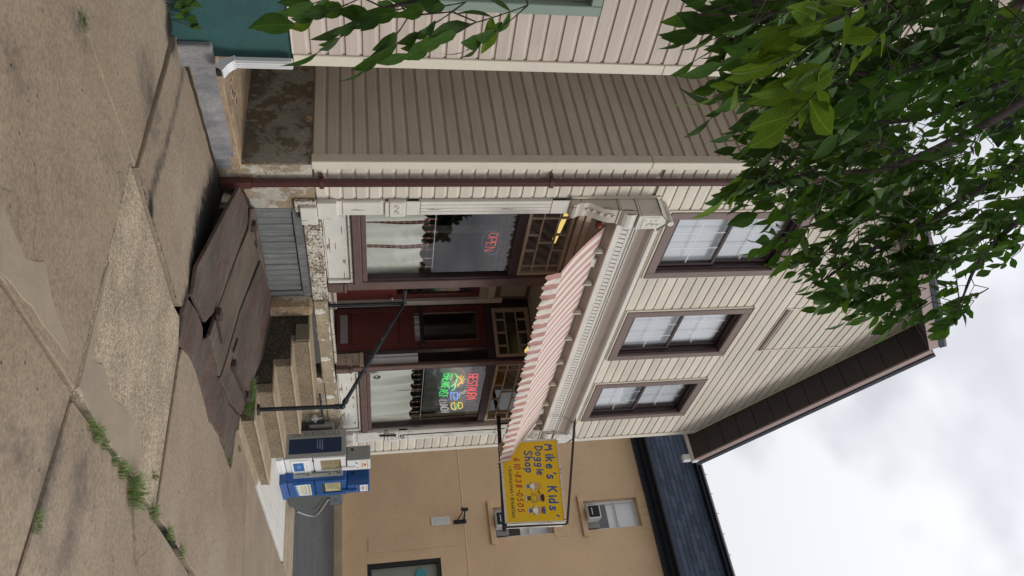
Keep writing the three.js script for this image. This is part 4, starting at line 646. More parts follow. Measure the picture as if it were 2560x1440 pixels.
// ---------------------------------------------------------------- curtains, lit signs and lamps in the shop
M.curtain = phy([0.72, 0.75, 0.66], 0.95, { transmission: 0.25, thickness: 0, side: THREE.DoubleSide });
M.plaid = phy(null, 0.95, { side: THREE.DoubleSide, map: withRep(dtex(256, 256, (u, v) => { const a = (u * 6) % 1, b = (v * 6) % 1; let k = [112, 60, 56]; if (a < 0.34) k = [70, 46, 44]; if (b < 0.34) k = [k[0] * 0.7, k[1] * 0.7, k[2] * 0.7]; if (a > 0.62 && a < 0.7 || b > 0.62 && b < 0.7) k = [176, 164, 150]; return k; }), 0.42) });
M.plaidDark = phy([0.42, 0.36, 0.34], 0.95, { side: THREE.DoubleSide, map: M.plaid.map });
function drape(x0, x1, y0, y1, z, folds, amp, top, seed) {   // gathered cloth, top(x) gives the sagging upper hem
  const r = rng(seed), n = 56, m = 8, ph = r() * 6, G = []; for (let j = 0; j <= m; j++) { const row = []; for (let i = 0; i <= n; i++) { const u = i / n, v = j / m, x = mix(x0, x1, u), a = amp * (0.5 + 0.8 * v); row.push(V(x + 0.012 * Math.sin(v * 5 + ph), mix(y0, top(u), v), z + a * Math.sin(u * folds * 6.283 + ph + v * 0.9) + 0.6 * a * Math.sin(u * folds * 10.3 + v * 2.7 + 2 * ph) * Math.sin(u * 4.1 + ph))); } G.push(row); }
  const q = []; for (let j = 0; j < m; j++) for (let i = 0; i < n; i++) q.push([G[j][i], G[j][i + 1], G[j + 1][i + 1], G[j + 1][i]]);
  const g = quads(q); return g;
}
function cafeCurtain(x0, x1, y0, ytop, z, label, seed) {
  const T = thing('cafe_curtain', label, 'curtain', [(x0 + x1) / 2, y0, z], 'cafe curtains in the shop windows'), n = Math.max(3, Math.round((x1 - x0) / 0.16));
  part(T, 'cloth', drape(x0, x1, y0, ytop, z, (x1 - x0) * 2.6, 0.028, (u) => ytop - 0.045 * Math.abs(Math.sin(u * n * Math.PI)), seed), M.curtain);
  for (let i = 0; i <= n; i++) { const x = mix(x0 + 0.015, x1 - 0.015, i / n); part(T, 'tab', box(x - 0.014, x + 0.014, ytop - 0.02, ytop + 0.115, z - 0.004, z + 0.004), M.plaid); }
  return T;
}
{
  const z = -0.135;
  cafeCurtain(6.1, 6.375, 1.38, 2.12, z, 'pale cafe curtain beside the white pilaster in the window under the OPEN light', 1);
  cafeCurtain(6.445, 6.805, 1.38, 2.11, z, 'middle pale cafe curtain in the window under the OPEN light', 2);
  cafeCurtain(6.87, 7.385, 1.38, 2.10, z, 'pale cafe curtain beside the doorway post in the window under the OPEN light', 3);
  cafeCurtain(9.44, 10.2, 1.40, 2.08, z, 'pale cafe curtain by the doorway under the neon restaurant sign', 4);
  cafeCurtain(10.22, 11.26, 1.40, 2.08, z, 'pale cafe curtain under the neon restaurant sign, farther from the doorway', 5);
  for (const [x, l] of [[6.41, 'narrow red plaid strip between two curtains beside the pilaster'], [6.84, 'narrow red plaid strip between two curtains by the doorway post']]) { const o = thing('plaid_strip', l, 'curtain', [x, 1.38, z - 0.02]); part(o, 'cloth', drape(x - 0.06, x + 0.06, 1.38, 2.15, z - 0.025, 2, 0.008, () => 2.15, 9), M.plaid); }
  for (const [[x0, x1], l, k] of [[[6.1, 7.385], 'dark plaid gathered valance above the OPEN light', 20], [[9.44, 11.26], 'dark plaid gathered valance above the neon restaurant sign', 21]]) {
    const T = thing('plaid_valance', l, 'curtain', [(x0 + x1) / 2, 2.9, z]); const r = rng(k), n = 60, q = [], n2 = Math.round((x1 - x0) / 0.11);
    const pt = (i, j) => { const u = i / n, v = j / 4; const sc = 0.035 * Math.abs(Math.sin(u * n2 * Math.PI)); return V(mix(x0, x1, u), mix(2.95 - sc, 3.2, v), z - 0.01 + 0.02 * Math.sin(u * n2 * 2 * Math.PI)); };
    for (let i = 0; i < n; i++) for (let j = 0; j < 4; j++) q.push([pt(i, j), pt(i + 1, j), pt(i + 1, j + 1), pt(i, j + 1)]);
    part(T, 'cloth', quads(q), M.plaidDark);
    const R2 = thing('curtain_rod', 'thin pale curtain rod above the cafe curtains' + (k === 20 ? ' under the OPEN light' : ' under the neon restaurant sign'), 'curtain rod', [(x0 + x1) / 2, 2.21, z]); part(R2, 'rod', bar(V(x0, 2.215, z), V(x1, 2.215, z), 0.006, 8), M.alu);
  }
}
const glow = (c, k) => { const m = new THREE.MeshStandardMaterial({ roughness: 0.4 }); m.color.setRGB(c[0] * 0.5, c[1] * 0.5, c[2] * 0.5); m.emissive.setRGB(...c); m.emissiveIntensity = k; return m; };
{
  const zn = -0.115, N = thing('neon_sign', 'neon sign with red, green, blue and yellow tubes in the shop window', 'neon sign', [10.2, 2.3, zn]);
  const z1 = (x, y) => [1020 + x * 0.1528, 860 + y * 0.1528];
  const line = (pts, r, m, name = 'tube') => part(N, name, tube(pts.map((p) => at(p, { z: zn })), r, pts.length * 4, 6), m);
  const red = glow([1, 0.05, 0.05], 0.9), green = glow([0.1, 1, 0.22], 0.6), blue = glow([0.22, 0.4, 1], 0.7), yel = glow([1, 0.72, 0.08], 0.65), whi = glow([0.8, 0.75, 0.7], 0.3), off = std([0.4, 0.36, 0.36], 0.3);
  // text along a base line in the window plane; a, b: base line ends, h: cap height in photo pixels
  const word = (text, a, b, h, m, mOff, nLit = 99) => { const [L, W] = layout(text); L.forEach(([ch, ox], i) => { const gs = strokes(ch).map((s) => tube(s.map(([x, y]) => { const t = (ox + x) / W; return at([mix(a[0], b[0], t) + (10 - y) / 10 * h, mix(a[1], b[1], t)], { z: zn }); }), 0.0065, s.length * 3, 6)); part(N, 'letter', gs, i < nLit ? m : mOff); }); };
  word('RESTAURANT', z1(990, 500), z1(950, 1010), 23, red, off, 8);
  word('BREAKFAST', z1(590, 490), z1(500, 862), 21, green, off);
  word('LUNCH', z1(515, 920), z1(545, 1115), 19, whi, off);
  line([z1(780, 490), z1(802, 540), z1(800, 590), z1(770, 645), z1(735, 680), z1(698, 692)], 0.011, green);
  line([z1(755, 655), z1(778, 675), z1(770, 710), z1(745, 745), z1(715, 762)], 0.011, green);
  line([z1(806, 528), z1(832, 540), z1(850, 570), z1(872, 590), z1(868, 625), z1(842, 650), z1(805, 660)], 0.008, yel);
  for (const [a, b] of [[z1(850, 560), z1(872, 515)], [z1(870, 580), z1(912, 535)], [z1(880, 596), z1(938, 575)], [z1(878, 610), z1(918, 622)], [z1(866, 632), z1(905, 650)], [z1(825, 655), z1(822, 688)]]) line([a, [(a[0] + b[0]) / 2, (a[1] + b[1]) / 2], b], 0.008, yel);
  line([z1(700, 790), z1(740, 800), z1(800, 790), z1(806, 840), z1(800, 900), z1(770, 915), z1(745, 880)], 0.01, blue); line([z1(700, 790), z1(698, 850), z1(705, 905)], 0.01, blue); line([z1(806, 820), z1(838, 840), z1(835, 875), z1(803, 880)], 0.009, blue); line([z1(740, 800), z1(742, 850), z1(770, 880)], 0.009, blue);
  line([z1(830, 820), z1(855, 795), z1(900, 790), z1(935, 755)], 0.007, whi); line([z1(845, 830), z1(870, 812), z1(910, 808), z1(938, 775)], 0.007, whi);
  line([z1(760, 955), z1(722, 970), z1(708, 1010), z1(722, 1055), z1(772, 1075), z1(765, 1010), z1(760, 955)], 0.009, yel); line([z1(822, 960), z1(866, 958), z1(888, 990), z1(884, 1040), z1(838, 1060), z1(830, 1010), z1(822, 960)], 0.009, yel); line([z1(795, 985), z1(815, 1010), z1(795, 1035), z1(800, 1065)], 0.008, green);
  part(N, 'backing', box(9.62, 10.95, 2.24, 3.12, zn - 0.04, zn - 0.036), phy([0.9, 0.9, 0.9], 0.1, { transmission: 0.97, thickness: 0 }));
  const pl = new THREE.PointLight(new THREE.Color(1, 0.5, 0.4), 0.12, 4); pl.position.copy(at(z1(800, 700), { z: zn + 0.03 })); pl.castShadow = true; pl.shadow.radius = 10; scene.add(pl);
}
{
  const zl = -0.12, T = thing('open_sign', 'small red dotted light spelling OPEN in the shop window', 'sign', [6.7, 2.75, zl]);
  const z5 = (x, y) => [740 + x * 0.2344, 480 + y * 0.2344], m = glow([1, 0.12, 0.09], 1.0), mb = glow([0.25, 0.35, 1], 0.8);
  const a = z5(2062, 440), b = z5(2008, 630), h = 23, [L, W] = layout('OPEN');
  for (const [ch, ox] of L) { const gs = []; for (const s of strokes(ch)) for (let i = 0; i + 1 < s.length; i++) { const n = Math.max(1, Math.round(Math.hypot(s[i + 1][0] - s[i][0], s[i + 1][1] - s[i][1]) / 1.3)); for (let k = 0; k < n; k++) { const x = mix(s[i][0], s[i + 1][0], k / n), y = mix(s[i][1], s[i + 1][1], k / n), t = (ox + x) / W, w = at([mix(a[0], b[0], t) + (10 - y) / 10 * h, mix(a[1], b[1], t)], { z: zl }); gs.push(new THREE.OctahedronGeometry(0.0055).translate(w.x, w.y, w.z)); } } part(T, 'letter', gs, m); }
  const e = []; for (let k = 0; k < 34; k++) { const t = k / 34 * 6.283, c = z5(2088, 538), w = at([c[0] + 24 * Math.cos(t), c[1] + 30 * Math.sin(t)], { z: zl }); e.push(new THREE.OctahedronGeometry(0.004).translate(w.x, w.y, w.z)); } part(T, 'dot_border', e, mb);
  part(T, 'wire', bar(V(6.7, 2.98, zl), V(6.7, 3.14, zl), 0.003, 5), M.black);
}
{
  const m = glow([1, 0.72, 0.22], 0.95);
  for (const [p, q, l] of [[[1416, 528], [1381, 604], 'yellow fluorescent tube lamp on the ceiling behind the transom'], [[1324, 864], [1305, 888], 'yellow lamp on the ceiling behind the door transom']]) {
    const A = at(p, { y: 4.26 }), B = at(q, { y: 4.26 }), d = B.clone().sub(A), T = thing('ceiling_lamp', l, 'lamp', [A.x, 4.26, A.z]);
    const w = V(-d.z, 0, d.x).normalize().multiplyScalar(0.032); const lo = (v, s, y) => v.clone().addScaledVector(w, s).setY(y);
    part(T, 'diffuser', new ConvexGeometry([lo(A, 1, 4.26), lo(A, -1, 4.26), lo(B, 1, 4.26), lo(B, -1, 4.26), lo(A, 1, 4.3), lo(A, -1, 4.3), lo(B, 1, 4.3), lo(B, -1, 4.3)]), m);
    part(T, 'housing', new ConvexGeometry([lo(A, 1.1, 4.301), lo(A, -1.1, 4.301), lo(B, 1.1, 4.301), lo(B, -1.1, 4.301), lo(A, 1.1, 4.358), lo(A, -1.1, 4.358), lo(B, 1.1, 4.358), lo(B, -1.1, 4.358)]), M.grey);
    const c = A.clone().add(B).multiplyScalar(0.5), li = new THREE.RectAreaLight(new THREE.Color(1, 0.75, 0.35), 1.2, Math.max(0.2, d.length()), 0.1); li.position.set(c.x, 4.255, c.z); li.lookAt(c.x + 1e-4, 0, c.z); scene.add(li);
  }
}
{
  const c = at([942, 943], { z: -0.052 }), T = thing('window_sticker', 'small round black and white sticker on the shop window', 'sticker', [c.x, c.y, -0.052]);
  const tx = ctex(128, 128, (g) => { g.fillStyle = '#e8e8e4'; g.beginPath(); g.arc(64, 64, 63, 0, 7); g.fill(); g.fillStyle = '#0c0c0e'; g.beginPath(); g.arc(64, 64, 56, 0, 7); g.fill(); g.strokeStyle = '#e8e8e4'; g.lineWidth = 7; for (let k = 0; k < 6; k++) { g.beginPath(); g.moveTo(30 + k * 12, 44 + (k % 2) * 22); g.lineTo(44 + k * 9, 84 - (k % 3) * 12); g.stroke(); } g.lineWidth = 4; g.beginPath(); g.arc(64, 64, 46, 0.4, 2.7); g.stroke(); });
  const g = new THREE.CircleGeometry(0.065, 28).translate(c.x, c.y, -0.0515); part(T, 'disc', g, std(null, 0.5, { map: tx }), { uv: true });
}
// ---------------------------------------------------------------- awning
{
  const ax0 = 6.28, ax1 = 11.12, NS = 52, top = V(0, 4.105, 0.1), bl = at([1404, 679], { x: ax0 }), br = at([1271, 1162], { x: ax1 });
  const by = (u) => mix(bl.y, br.y, u), bz = (u) => mix(bl.z, br.z, u);
  const T = thing('awning', 'red and white striped fabric awning over the shop front', 'awning', [(ax0 + ax1) / 2, 3.4, 0.4]);
  const cloth = (W, H, seed, fade) => ctex(W, H, (g) => { for (let i = 0; i < NS; i++) { g.fillStyle = i % 2 ? '#e2d9ce' : '#c39389'; g.fillRect(i * W / NS, 0, W / NS + 1, H); } const r = rng(seed); for (let k = 0; k < 1500; k++) { const x = r() * W, y = r() * H; g.fillStyle = r() < 0.5 ? `rgba(90,70,60,${0.08 * r()})` : `rgba(235,225,215,${0.12 * r()})`; g.fillRect(x, y, 2 + r() * 5, 10 + r() * 90 * fade); } for (let k = 0; k < 160; k++) { g.fillStyle = `rgba(70,60,50,${0.12 * r()})`; g.beginPath(); g.arc(r() * W, r() * H, 1 + 4 * r(), 0, 7); g.fill(); } });
  const grid = (nu, nv, f) => { const pos = [], uv = [], id = []; for (let j = 0; j <= nv; j++) for (let i = 0; i <= nu; i++) { const v = f(i / nu, j / nv); pos.push(v.x, v.y, v.z); uv.push(i / nu, j / nv); } for (let j = 0; j < nv; j++) for (let i = 0; i < nu; i++) { const a = j * (nu + 1) + i, b = a + nu + 1; id.push(a, a + 1, b + 1, a, b + 1, b); } const g = new THREE.BufferGeometry(); g.setAttribute('position', new THREE.Float32BufferAttribute(pos, 3)); g.setAttribute('uv', new THREE.Float32BufferAttribute(uv, 2)); g.setIndex(id); g.computeVertexNormals(); return g; };
  const fab = (t) => phy(null, 0.9, { map: t, side: THREE.DoubleSide, transmission: 0.18, thickness: 0 });
  part(T, 'canopy', grid(168, 8, (u, v) => V(mix(ax0, ax1, u), mix(by(u), top.y, v) - (0.022 + 0.012 * Math.sin(u * 19 + 1) + 0.006 * Math.sin(u * 61)) * Math.sin(v * Math.PI), mix(bz(u), top.z, v))), fab(cloth(2048, 256, 5, 1)), { uv: true });
  part(T, 'valance', grid(312, 6, (u, v) => { const s = u * NS, k = s % 1, odd = Math.floor(s) % 2, d = 0.155 + 0.035 * Math.sin(k * Math.PI), w = (odd ? 1 : -0.6) * 0.020 * Math.sin(k * Math.PI) * (1 - v) + (0.007 * Math.sin(u * 130) + 0.006 * Math.sin(u * 57 + v * 5) + 0.004 * Math.sin(u * 311 + v * 9)) * (1 - v); return V(mix(ax0, ax1, u), by(u) + 0.003 + 0.006 * Math.sin(u * 88) - d * (1 - v), bz(u) + 0.012 + w + 0.03 * (1 - v)); }), fab(cloth(2048, 128, 6, 0.4)), { uv: true });
  part(T, 'front_bar', bar(V(ax0, bl.y - 0.012, bl.z - 0.012), V(ax1, br.y - 0.012, br.z - 0.012), 0.016, 8), M.black);
  part(T, 'roller', bar(V(ax0, 4.11, 0.075), V(ax1, 4.11, 0.075), 0.022, 10), M.cove);
  const C = thing('awning_crank', 'thin black crank rod hanging beside the white pilaster', 'awning crank', [11.2, 1.6, 0.1]);
  const c0 = at([1262, 1071], { z: 0.09 }), c1 = at([1000, 1088], { z: 0.09 }), c2 = at([948, 1089], { z: 0.09 });
  part(C, 'rod', bar(c1, c0, 0.009, 8), M.black); part(C, 'handle', bar(c2, c1.clone().add(V(0, -0.06, 0)), 0.02, 8), M.black); part(C, 'joint', tube([c1, c1.clone().add(V(0.03, 0.02, 0.03)), c1.clone().add(V(0.0, 0.06, 0.05)), c1.clone().add(V(-0.04, 0.05, 0.03))], 0.008, 12, 6), M.black);
}
// ---------------------------------------------------------------- projecting sign
{
  const X = 10.95, TL = V(X, 4.335, 0.49), TRc = V(X, 4.235, 1.795), BR = V(X, 3.37, 1.755), BL = V(X, 3.44, 0.49);
  const T = thing('projecting_sign', 'yellow projecting sign box with blue hand lettering and three cartoon figures', 'sign', [X, 3.4, 1.1]);
  const tx = ctex(1480, 1000, (g, W, H) => {
    g.fillStyle = '#e6bb02'; g.fillRect(0, 0, W, H); const r = rng(61); for (let k = 0; k < 500; k++) { g.fillStyle = `rgba(${r() < 0.5 ? '120,90,0' : '255,215,60'},${0.05 * r()})`; g.fillRect(r() * W, r() * H, 20 + 160 * r(), 2 + 6 * r()); }
    const bl = '#184f8c', rd = '#a8211a';
    brush(g, "Mike's Kids'", 70, 215, 150, 30, bl, 0.1, 1.3, -0.02); brush(g, 'Doggie', 95, 395, 128, 26, bl, 0.1, 1.16); brush(g, 'Shop', 170, 595, 135, 27, bl, 0.1, 1.16);
    brush(g, '610-838-0505', 290, 790, 105, 19, rd, 0.12, 1.3); 
    g.fillStyle = '#1c2a2c'; g.font = 'bold 92px sans-serif'; g.save(); g.translate(440, 905); g.transform(1, 0, -0.08, 1, 0, 0); g.fillText('• Submarines • Breakfast', 0, 0, 960); g.restore();
    // three plain cartoon figures
    const kid = (x, y, s, hair, shirt, legs, skin, capc) => { g.lineWidth = 4 * s; g.strokeStyle = '#2a2018'; const el = (cx, cy, a, b, f) => { g.fillStyle = f; g.beginPath(); g.ellipse(x + cx * s, y + cy * s, a * s, b * s, 0, 0, 7); g.fill(); g.stroke(); }; const rc = (cx, cy, w, h, f) => { g.fillStyle = f; g.fillRect(x + cx * s, y + cy * s, w * s, h * s); g.strokeRect(x + cx * s, y + cy * s, w * s, h * s); };
      rc(-26, 70, 22, 62, legs); rc(4, 70, 22, 62, legs); el(-18, 136, 24, 11, '#e9e4da'); el(20, 136, 24, 11, '#e9e4da'); el(-52, 30, 12, 34, shirt); el(52, 30, 12, 34, shirt); el(-58, 62, 11, 11, skin); el(58, 62, 11, 11, skin); el(0, 36, 42, 46, shirt); el(0, -42, 42, 42, skin); el(0, -70, 46, 22, hair); if (capc) el(0, -80, 52, 20, capc); g.fillStyle = '#221a14'; for (const e of [-14, 14]) { g.beginPath(); g.arc(x + e * s, y - 44 * s, 5 * s, 0, 7); g.fill(); } g.beginPath(); g.arc(x, y - 32 * s, 16 * s, 0.3, 2.8); g.stroke(); };
    kid(835, 455, 1.15, '#d9b23a', '#ece6dc', '#4a66a8', '#e2a98a'); kid(1055, 440, 1.35, '#1c1a1a', '#d8b520', '#1c1a1a', '#e0a684', '#1c1a1a'); kid(1280, 435, 1.28, '#3b2a20', '#ece8e0', '#46609c', '#dba382', '#4f68a6');
    g.fillStyle = '#b0533a'; g.beginPath(); g.ellipse(945, 395, 44, 14, -0.5, 0, 7); g.fill(); g.stroke();
  });
  const off = (v, d) => V(v.x + d, v.y, v.z);
  part(T, 'face', face(off(TL, -0.002), off(TRc, -0.002), off(BR, -0.002), off(BL, -0.002)), phy(null, 0.35, { map: tx, clearcoat: 0.2 }), { uv: true });
  part(T, 'cabinet', new ConvexGeometry([TL, TRc, BR, BL, off(TL, 0.16), off(TRc, 0.16), off(BR, 0.16), off(BL, 0.16)]), M.alu);
  const edge = (a, b, t) => { const d = b.clone().sub(a).normalize(), n = V(0, 0, 0).crossVectors(d, V(1, 0, 0)).multiplyScalar(t); return new ConvexGeometry([a, b, a.clone().add(n), b.clone().add(n)].flatMap((v) => [off(v, -0.012), off(v, 0.172)])); };
  part(T, 'edge_trim', [edge(TL, TRc, 0.028), edge(TRc, BR, 0.028), edge(BR, BL, 0.028), edge(BL, TL, 0.028)], M.white);
  const pipe0 = V(X + 0.06, 3.47, -0.02), pipe1 = V(X + 0.06, 3.325, 1.86); part(T, 'support_pipe', bar(pipe0, pipe1, 0.032, 10), M.pipe);
  const b0 = at([1440, 1011], { z: 0.02 }); part(T, 'brace', bar(b0, V(X + 0.05, 4.285, 1.83), 0.02, 8), M.rust); part(T, 'brace_plate', cbox(b0.x - 0.04, b0.x + 0.04, b0.y - 0.04, b0.y + 0.06, 0.005, 0.03, 0.006), M.rust);
  part(T, 'hanger', [bar(V(X + 0.06, 3.34, 1.80), V(X + 0.06, 4.28, 1.83), 0.014, 8)], M.rust);
}
// ---------------------------------------------------------------- downspouts
{
  const T = thing('rain_downspout', 'brown corrugated metal downspout on the shop corner', 'downspout', [5.6, 0.1, 0.05]);
  const x = 5.585, w = 0.037, d0 = 0.03, d1 = 0.095;
  const sec = (y0, y1, dz = 0) => { const g = []; g.push(cbox(x - w, x + w, y0, y1, d0, d1, 0.012)); for (const k of [-0.022, 0, 0.022]) g.push(bar(V(x + k, y0, d1 - 0.002), V(x + k, y1, d1 - 0.002), 0.008, 6)); return g; };
  part(T, 'pipe', sec(0.36, 7.0), M.spout);
  part(T, 'shoe', new ConvexGeometry([V(x - w - 0.005, 0.36, d0), V(x + w + 0.005, 0.36, d0), V(x - w - 0.005, 0.36, d1 + 0.008), V(x + w + 0.005, 0.36, d1 + 0.008), V(x - 0.048, 0.07, d0), V(x + 0.048, 0.07, d0), V(x - 0.048, 0.07, d1 + 0.02), V(x + 0.048, 0.07, d1 + 0.02)]), M.spout);
  for (const y of [1.0, 3.35, 5.7]) part(T, 'strap', [cbox(x - w - 0.012, x + w + 0.012, y, y + 0.045, d0 - 0.01, d1 + 0.012, 0.004), cbox(x - w - 0.05, x - w - 0.008, y, y + 0.04, 0.012, 0.03, 0.003)], M.spout);
}
// ---------------------------------------------------------------- house on the other side of the alcove
const ZN = 0.3;
{
  const cx = at([732, 158], { z: ZN }).x, e = 0.1357, T = thing('sided_house', 'beige sided house with teal foundation and green window next to the shop', 'house', [1, 0, -2]);
  const yb0 = at([780, 143], { z: ZN }).y - e, s = sub(T, 'siding');
  const wr = at([1400, 32], { z: ZN }).x, wl = wr - 0.95, wy0 = at([1060, 20], { z: ZN }).y, wy1 = at([1497, 33], { z: ZN }).y;
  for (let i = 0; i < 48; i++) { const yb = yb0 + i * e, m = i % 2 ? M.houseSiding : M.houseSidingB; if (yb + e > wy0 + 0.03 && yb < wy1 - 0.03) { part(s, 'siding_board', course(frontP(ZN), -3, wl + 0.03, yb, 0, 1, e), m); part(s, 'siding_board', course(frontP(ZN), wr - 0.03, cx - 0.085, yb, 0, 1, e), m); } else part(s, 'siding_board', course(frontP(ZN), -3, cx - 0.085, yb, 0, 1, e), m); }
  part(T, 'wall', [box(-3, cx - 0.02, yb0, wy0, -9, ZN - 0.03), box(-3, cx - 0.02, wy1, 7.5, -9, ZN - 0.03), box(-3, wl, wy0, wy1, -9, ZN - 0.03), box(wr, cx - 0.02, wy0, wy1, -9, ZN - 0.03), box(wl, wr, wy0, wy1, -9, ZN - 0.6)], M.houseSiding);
  for (const [a, b] of [[yb0 - 0.01, 4.05], [4.055, 7.5]]) part(T, 'corner_trim', [cbox(cx - 0.088, cx + 0.012, a, b, ZN - 0.01, ZN + 0.016, 0.004), cbox(cx - 0.01, cx + 0.012, a, b, ZN - 0.1, ZN + 0.01, 0.004)], M.trim);
  part(T, 'starter_strip', cbox(-3, cx - 0.09, yb0 - 0.018, yb0 - 0.001, ZN - 0.02, ZN + 0.004, 0.003), M.trim);
  part(T, 'foundation', box(-3, cx - 0.03, -0.2, yb0 - 0.02, -9, ZN - 0.02), M.teal, { label: 'teal painted stucco foundation' });
  part(T, 'foundation_toe', box(-3, cx - 0.06, -0.2, 0.3, ZN - 0.02, ZN + 0.004), M.teal);
  const w = sub(T, 'window'); const t = 0.09;
  part(w, 'frame', [cbox(wl, wl + t, wy0, wy1, ZN - 0.02, ZN + 0.04), cbox(wr - t, wr, wy0, wy1, ZN - 0.02, ZN + 0.04), cbox(wl + t, wr - t, wy0, wy0 + t, ZN - 0.02, ZN + 0.038), cbox(wl + t, wr - t, wy1 - t, wy1, ZN - 0.02, ZN + 0.038)], M.greenFrame);
  const my = mix(wy0, wy1, 0.44); part(w, 'sash', [cbox(wl + t, wr - t, my - 0.03, my + 0.03, ZN - 0.06, ZN - 0.02), box(wr - t - 0.03, wr - t, wy0 + t, wy1 - t, ZN - 0.05, ZN - 0.03), box(wl + t, wl + t + 0.03, wy0 + t, wy1 - t, ZN - 0.05, ZN - 0.03)], M.greenFrame);
  part(w, 'pane', rect(ZN - 0.05, wl + t, wr - t, wy0 + t, wy1 - t), M.glassUp); part(w, 'curtain', rect(ZN - 0.2, wl, wr, wy0, wy1), std([0.3, 0.36, 0.28], 0.9));
  const rp = (x, y, z) => V(x, y, z); part(T, 'roof', new ConvexGeometry([V(-3.4, 7.5, 0.8), V(cx + 0.4, 7.5, 0.8), V(-3.4, 10, -4.2), V(cx + 0.4, 10, -4.2), V(-3.4, 7.5, -9.4), V(cx + 0.4, 7.5, -9.4)]), M.shingles[3]);
  // white downspout with its elbow
  const D = thing('rain_downspout', 'white ribbed downspout with a kicked-out elbow above the concrete ledge', 'downspout', [cx, 0.3, ZN]);
  const x = cx - 0.035, z0 = ZN + 0.02, z1 = ZN + 0.085;
  part(D, 'pipe', [cbox(x - 0.035, x + 0.04, 0.46, yb0 - 0.012, z0, z1, 0.01), ...[-0.02, 0, 0.02].map((k) => bar(V(x + k, 0.46, z1), V(x + k, yb0 - 0.012, z1), 0.006, 6))], M.spoutWhite);
  part(D, 'elbow', new ConvexGeometry([V(x - 0.037, 0.46, z0), V(x + 0.042, 0.46, z0), V(x - 0.037, 0.46, z1), V(x + 0.042, 0.46, z1), V(x - 0.037, 0.36, z0 + 0.05), V(x + 0.042, 0.36, z0 + 0.05), V(x - 0.037, 0.42, z1 + 0.05), V(x + 0.042, 0.42, z1 + 0.05)]), M.spoutWhite);
  part(D, 'spout', new ConvexGeometry([V(x - 0.038, 0.36, z0 + 0.05), V(x + 0.043, 0.36, z0 + 0.05), V(x - 0.038, 0.42, z1 + 0.05), V(x + 0.043, 0.42, z1 + 0.05), V(x - 0.038, 0.325, z0 + 0.13), V(x + 0.043, 0.325, z0 + 0.13), V(x - 0.038, 0.39, z1 + 0.12), V(x + 0.043, 0.39, z1 + 0.12)]), M.spoutWhite);
  part(D, 'mouth', cbox(x - 0.03, x + 0.035, 0.335, 0.385, z0 + 0.125, z1 + 0.115, 0.01), M.dark);
  part(D, 'seam', cbox(x - 0.04, x + 0.045, 0.455, 0.47, z0 - 0.003, z1 + 0.007, 0.003), M.spoutWhite);
  // low concrete ledge filling the alcove between the two buildings
  const G = thing('concrete_ledge', 'low stained concrete ledge in the alcove between house and shop', 'ledge', [4.7, 0, -0.6]);
  const yT = 0.285; const lx0 = cx - 0.12, lx1 = XL + 0.02;
  part(G, 'front_face', quads([[V(lx0, -0.05, 0.13), V(lx1 + 0.05, -0.05, 0.03), V(lx1 + 0.05, yT - 0.012, 0.03), V(lx0, yT - 0.012, 0.08)]]), M.ledgeFront);
  part(G, 'top', slabGeo([[lx0, 0.085], [lx1 + 0.05, 0.035], [lx1 + 0.05, -4], [lx0, -4]], yT, 0.1, 0.01), M.ledgeTop);
  const r = rng(77); for (let k = 0; k < 9; k++) { const u = R(0.05, 0.75, r), v = R(0.02, 0.35, r), c = at([mix(575, 632, v * 1.8), mix(175, 330, u)], { y: yT }), n = 6, P = []; const s0 = R(0.04, 0.1, r); for (let i = 0; i < n; i++) { const a = i / n * 6.283; P.push([c.x + Math.cos(a) * s0 * R(0.6, 1.2, r), c.z + Math.sin(a) * s0 * R(0.4, 0.9, r)]); } part(G, 'spalled_chip', slabGeo(P, yT + 0.008, 0.02, 0.003), M.step); }
  part(G, 'end_block', cbox(cx - 0.18, cx + 0.02, -0.05, 0.31, ZN - 0.015, ZN + 0.06, 0.01), M.ledgeFront);
  part(G, 'mortar_joint', slabGeo(rough([[lx0, 0.2], [lx0 + 0.4, 0.14], [lx1, 0.05], [lx1 + 0.1, 0.12], [lx0 + 0.5, 0.22], [lx0 - 0.1, 0.34]], 0.1, 0.015), GY + 0.014, 0.06, 0.004), M.dirt);
  part(G, 'core', box(lx0 + 0.05, lx1, -0.1, yT - 0.11, -4, 0.0), M.ledgeFront);
  // climbing weed at the foot of the teal wall
  const I = thing('creeper', 'bright green heart-leaved creeper at the foot of the teal foundation', 'plant', [2.9, 0, 0.4]);
  const hs = new THREE.Shape(); hs.moveTo(0, -0.5); hs.bezierCurveTo(0.5, -0.1, 0.55, 0.4, 0.2, 0.45); hs.bezierCurveTo(0.08, 0.47, 0, 0.36, 0, 0.3); hs.bezierCurveTo(0, 0.36, -0.08, 0.47, -0.2, 0.45); hs.bezierCurveTo(-0.55, 0.4, -0.5, -0.1, 0, -0.5);
  const stem = []; let k = 0; for (const p of [[484, 62], [492, 70], [478, 48], [466, 8], [470, 22], [488, 12], [455, 15], [448, 40], [476, 4], [460, 30], [446, 12]]) { const c = at(p, { z: ZN + 0.06 + 0.02 * (k % 3) }), g = new THREE.ShapeGeometry(hs, 4); g.scale(0.075, 0.085, 0.075); g.rotateZ(R(-0.8, 0.8)); g.rotateX(R(-0.6, 0.1)); g.rotateY(R(-0.6, 0.8)); g.translate(c.x, c.y, c.z); part(I, 'leaf', g, k % 2 ? M.leaves[2] : M.leaves[0]); stem.push(bar(V(c.x + R(-0.06, 0.06), 0.03, ZN + 0.05), c, 0.003, 4)); k++; }
  part(I, 'stem', stem, M.twig);
}
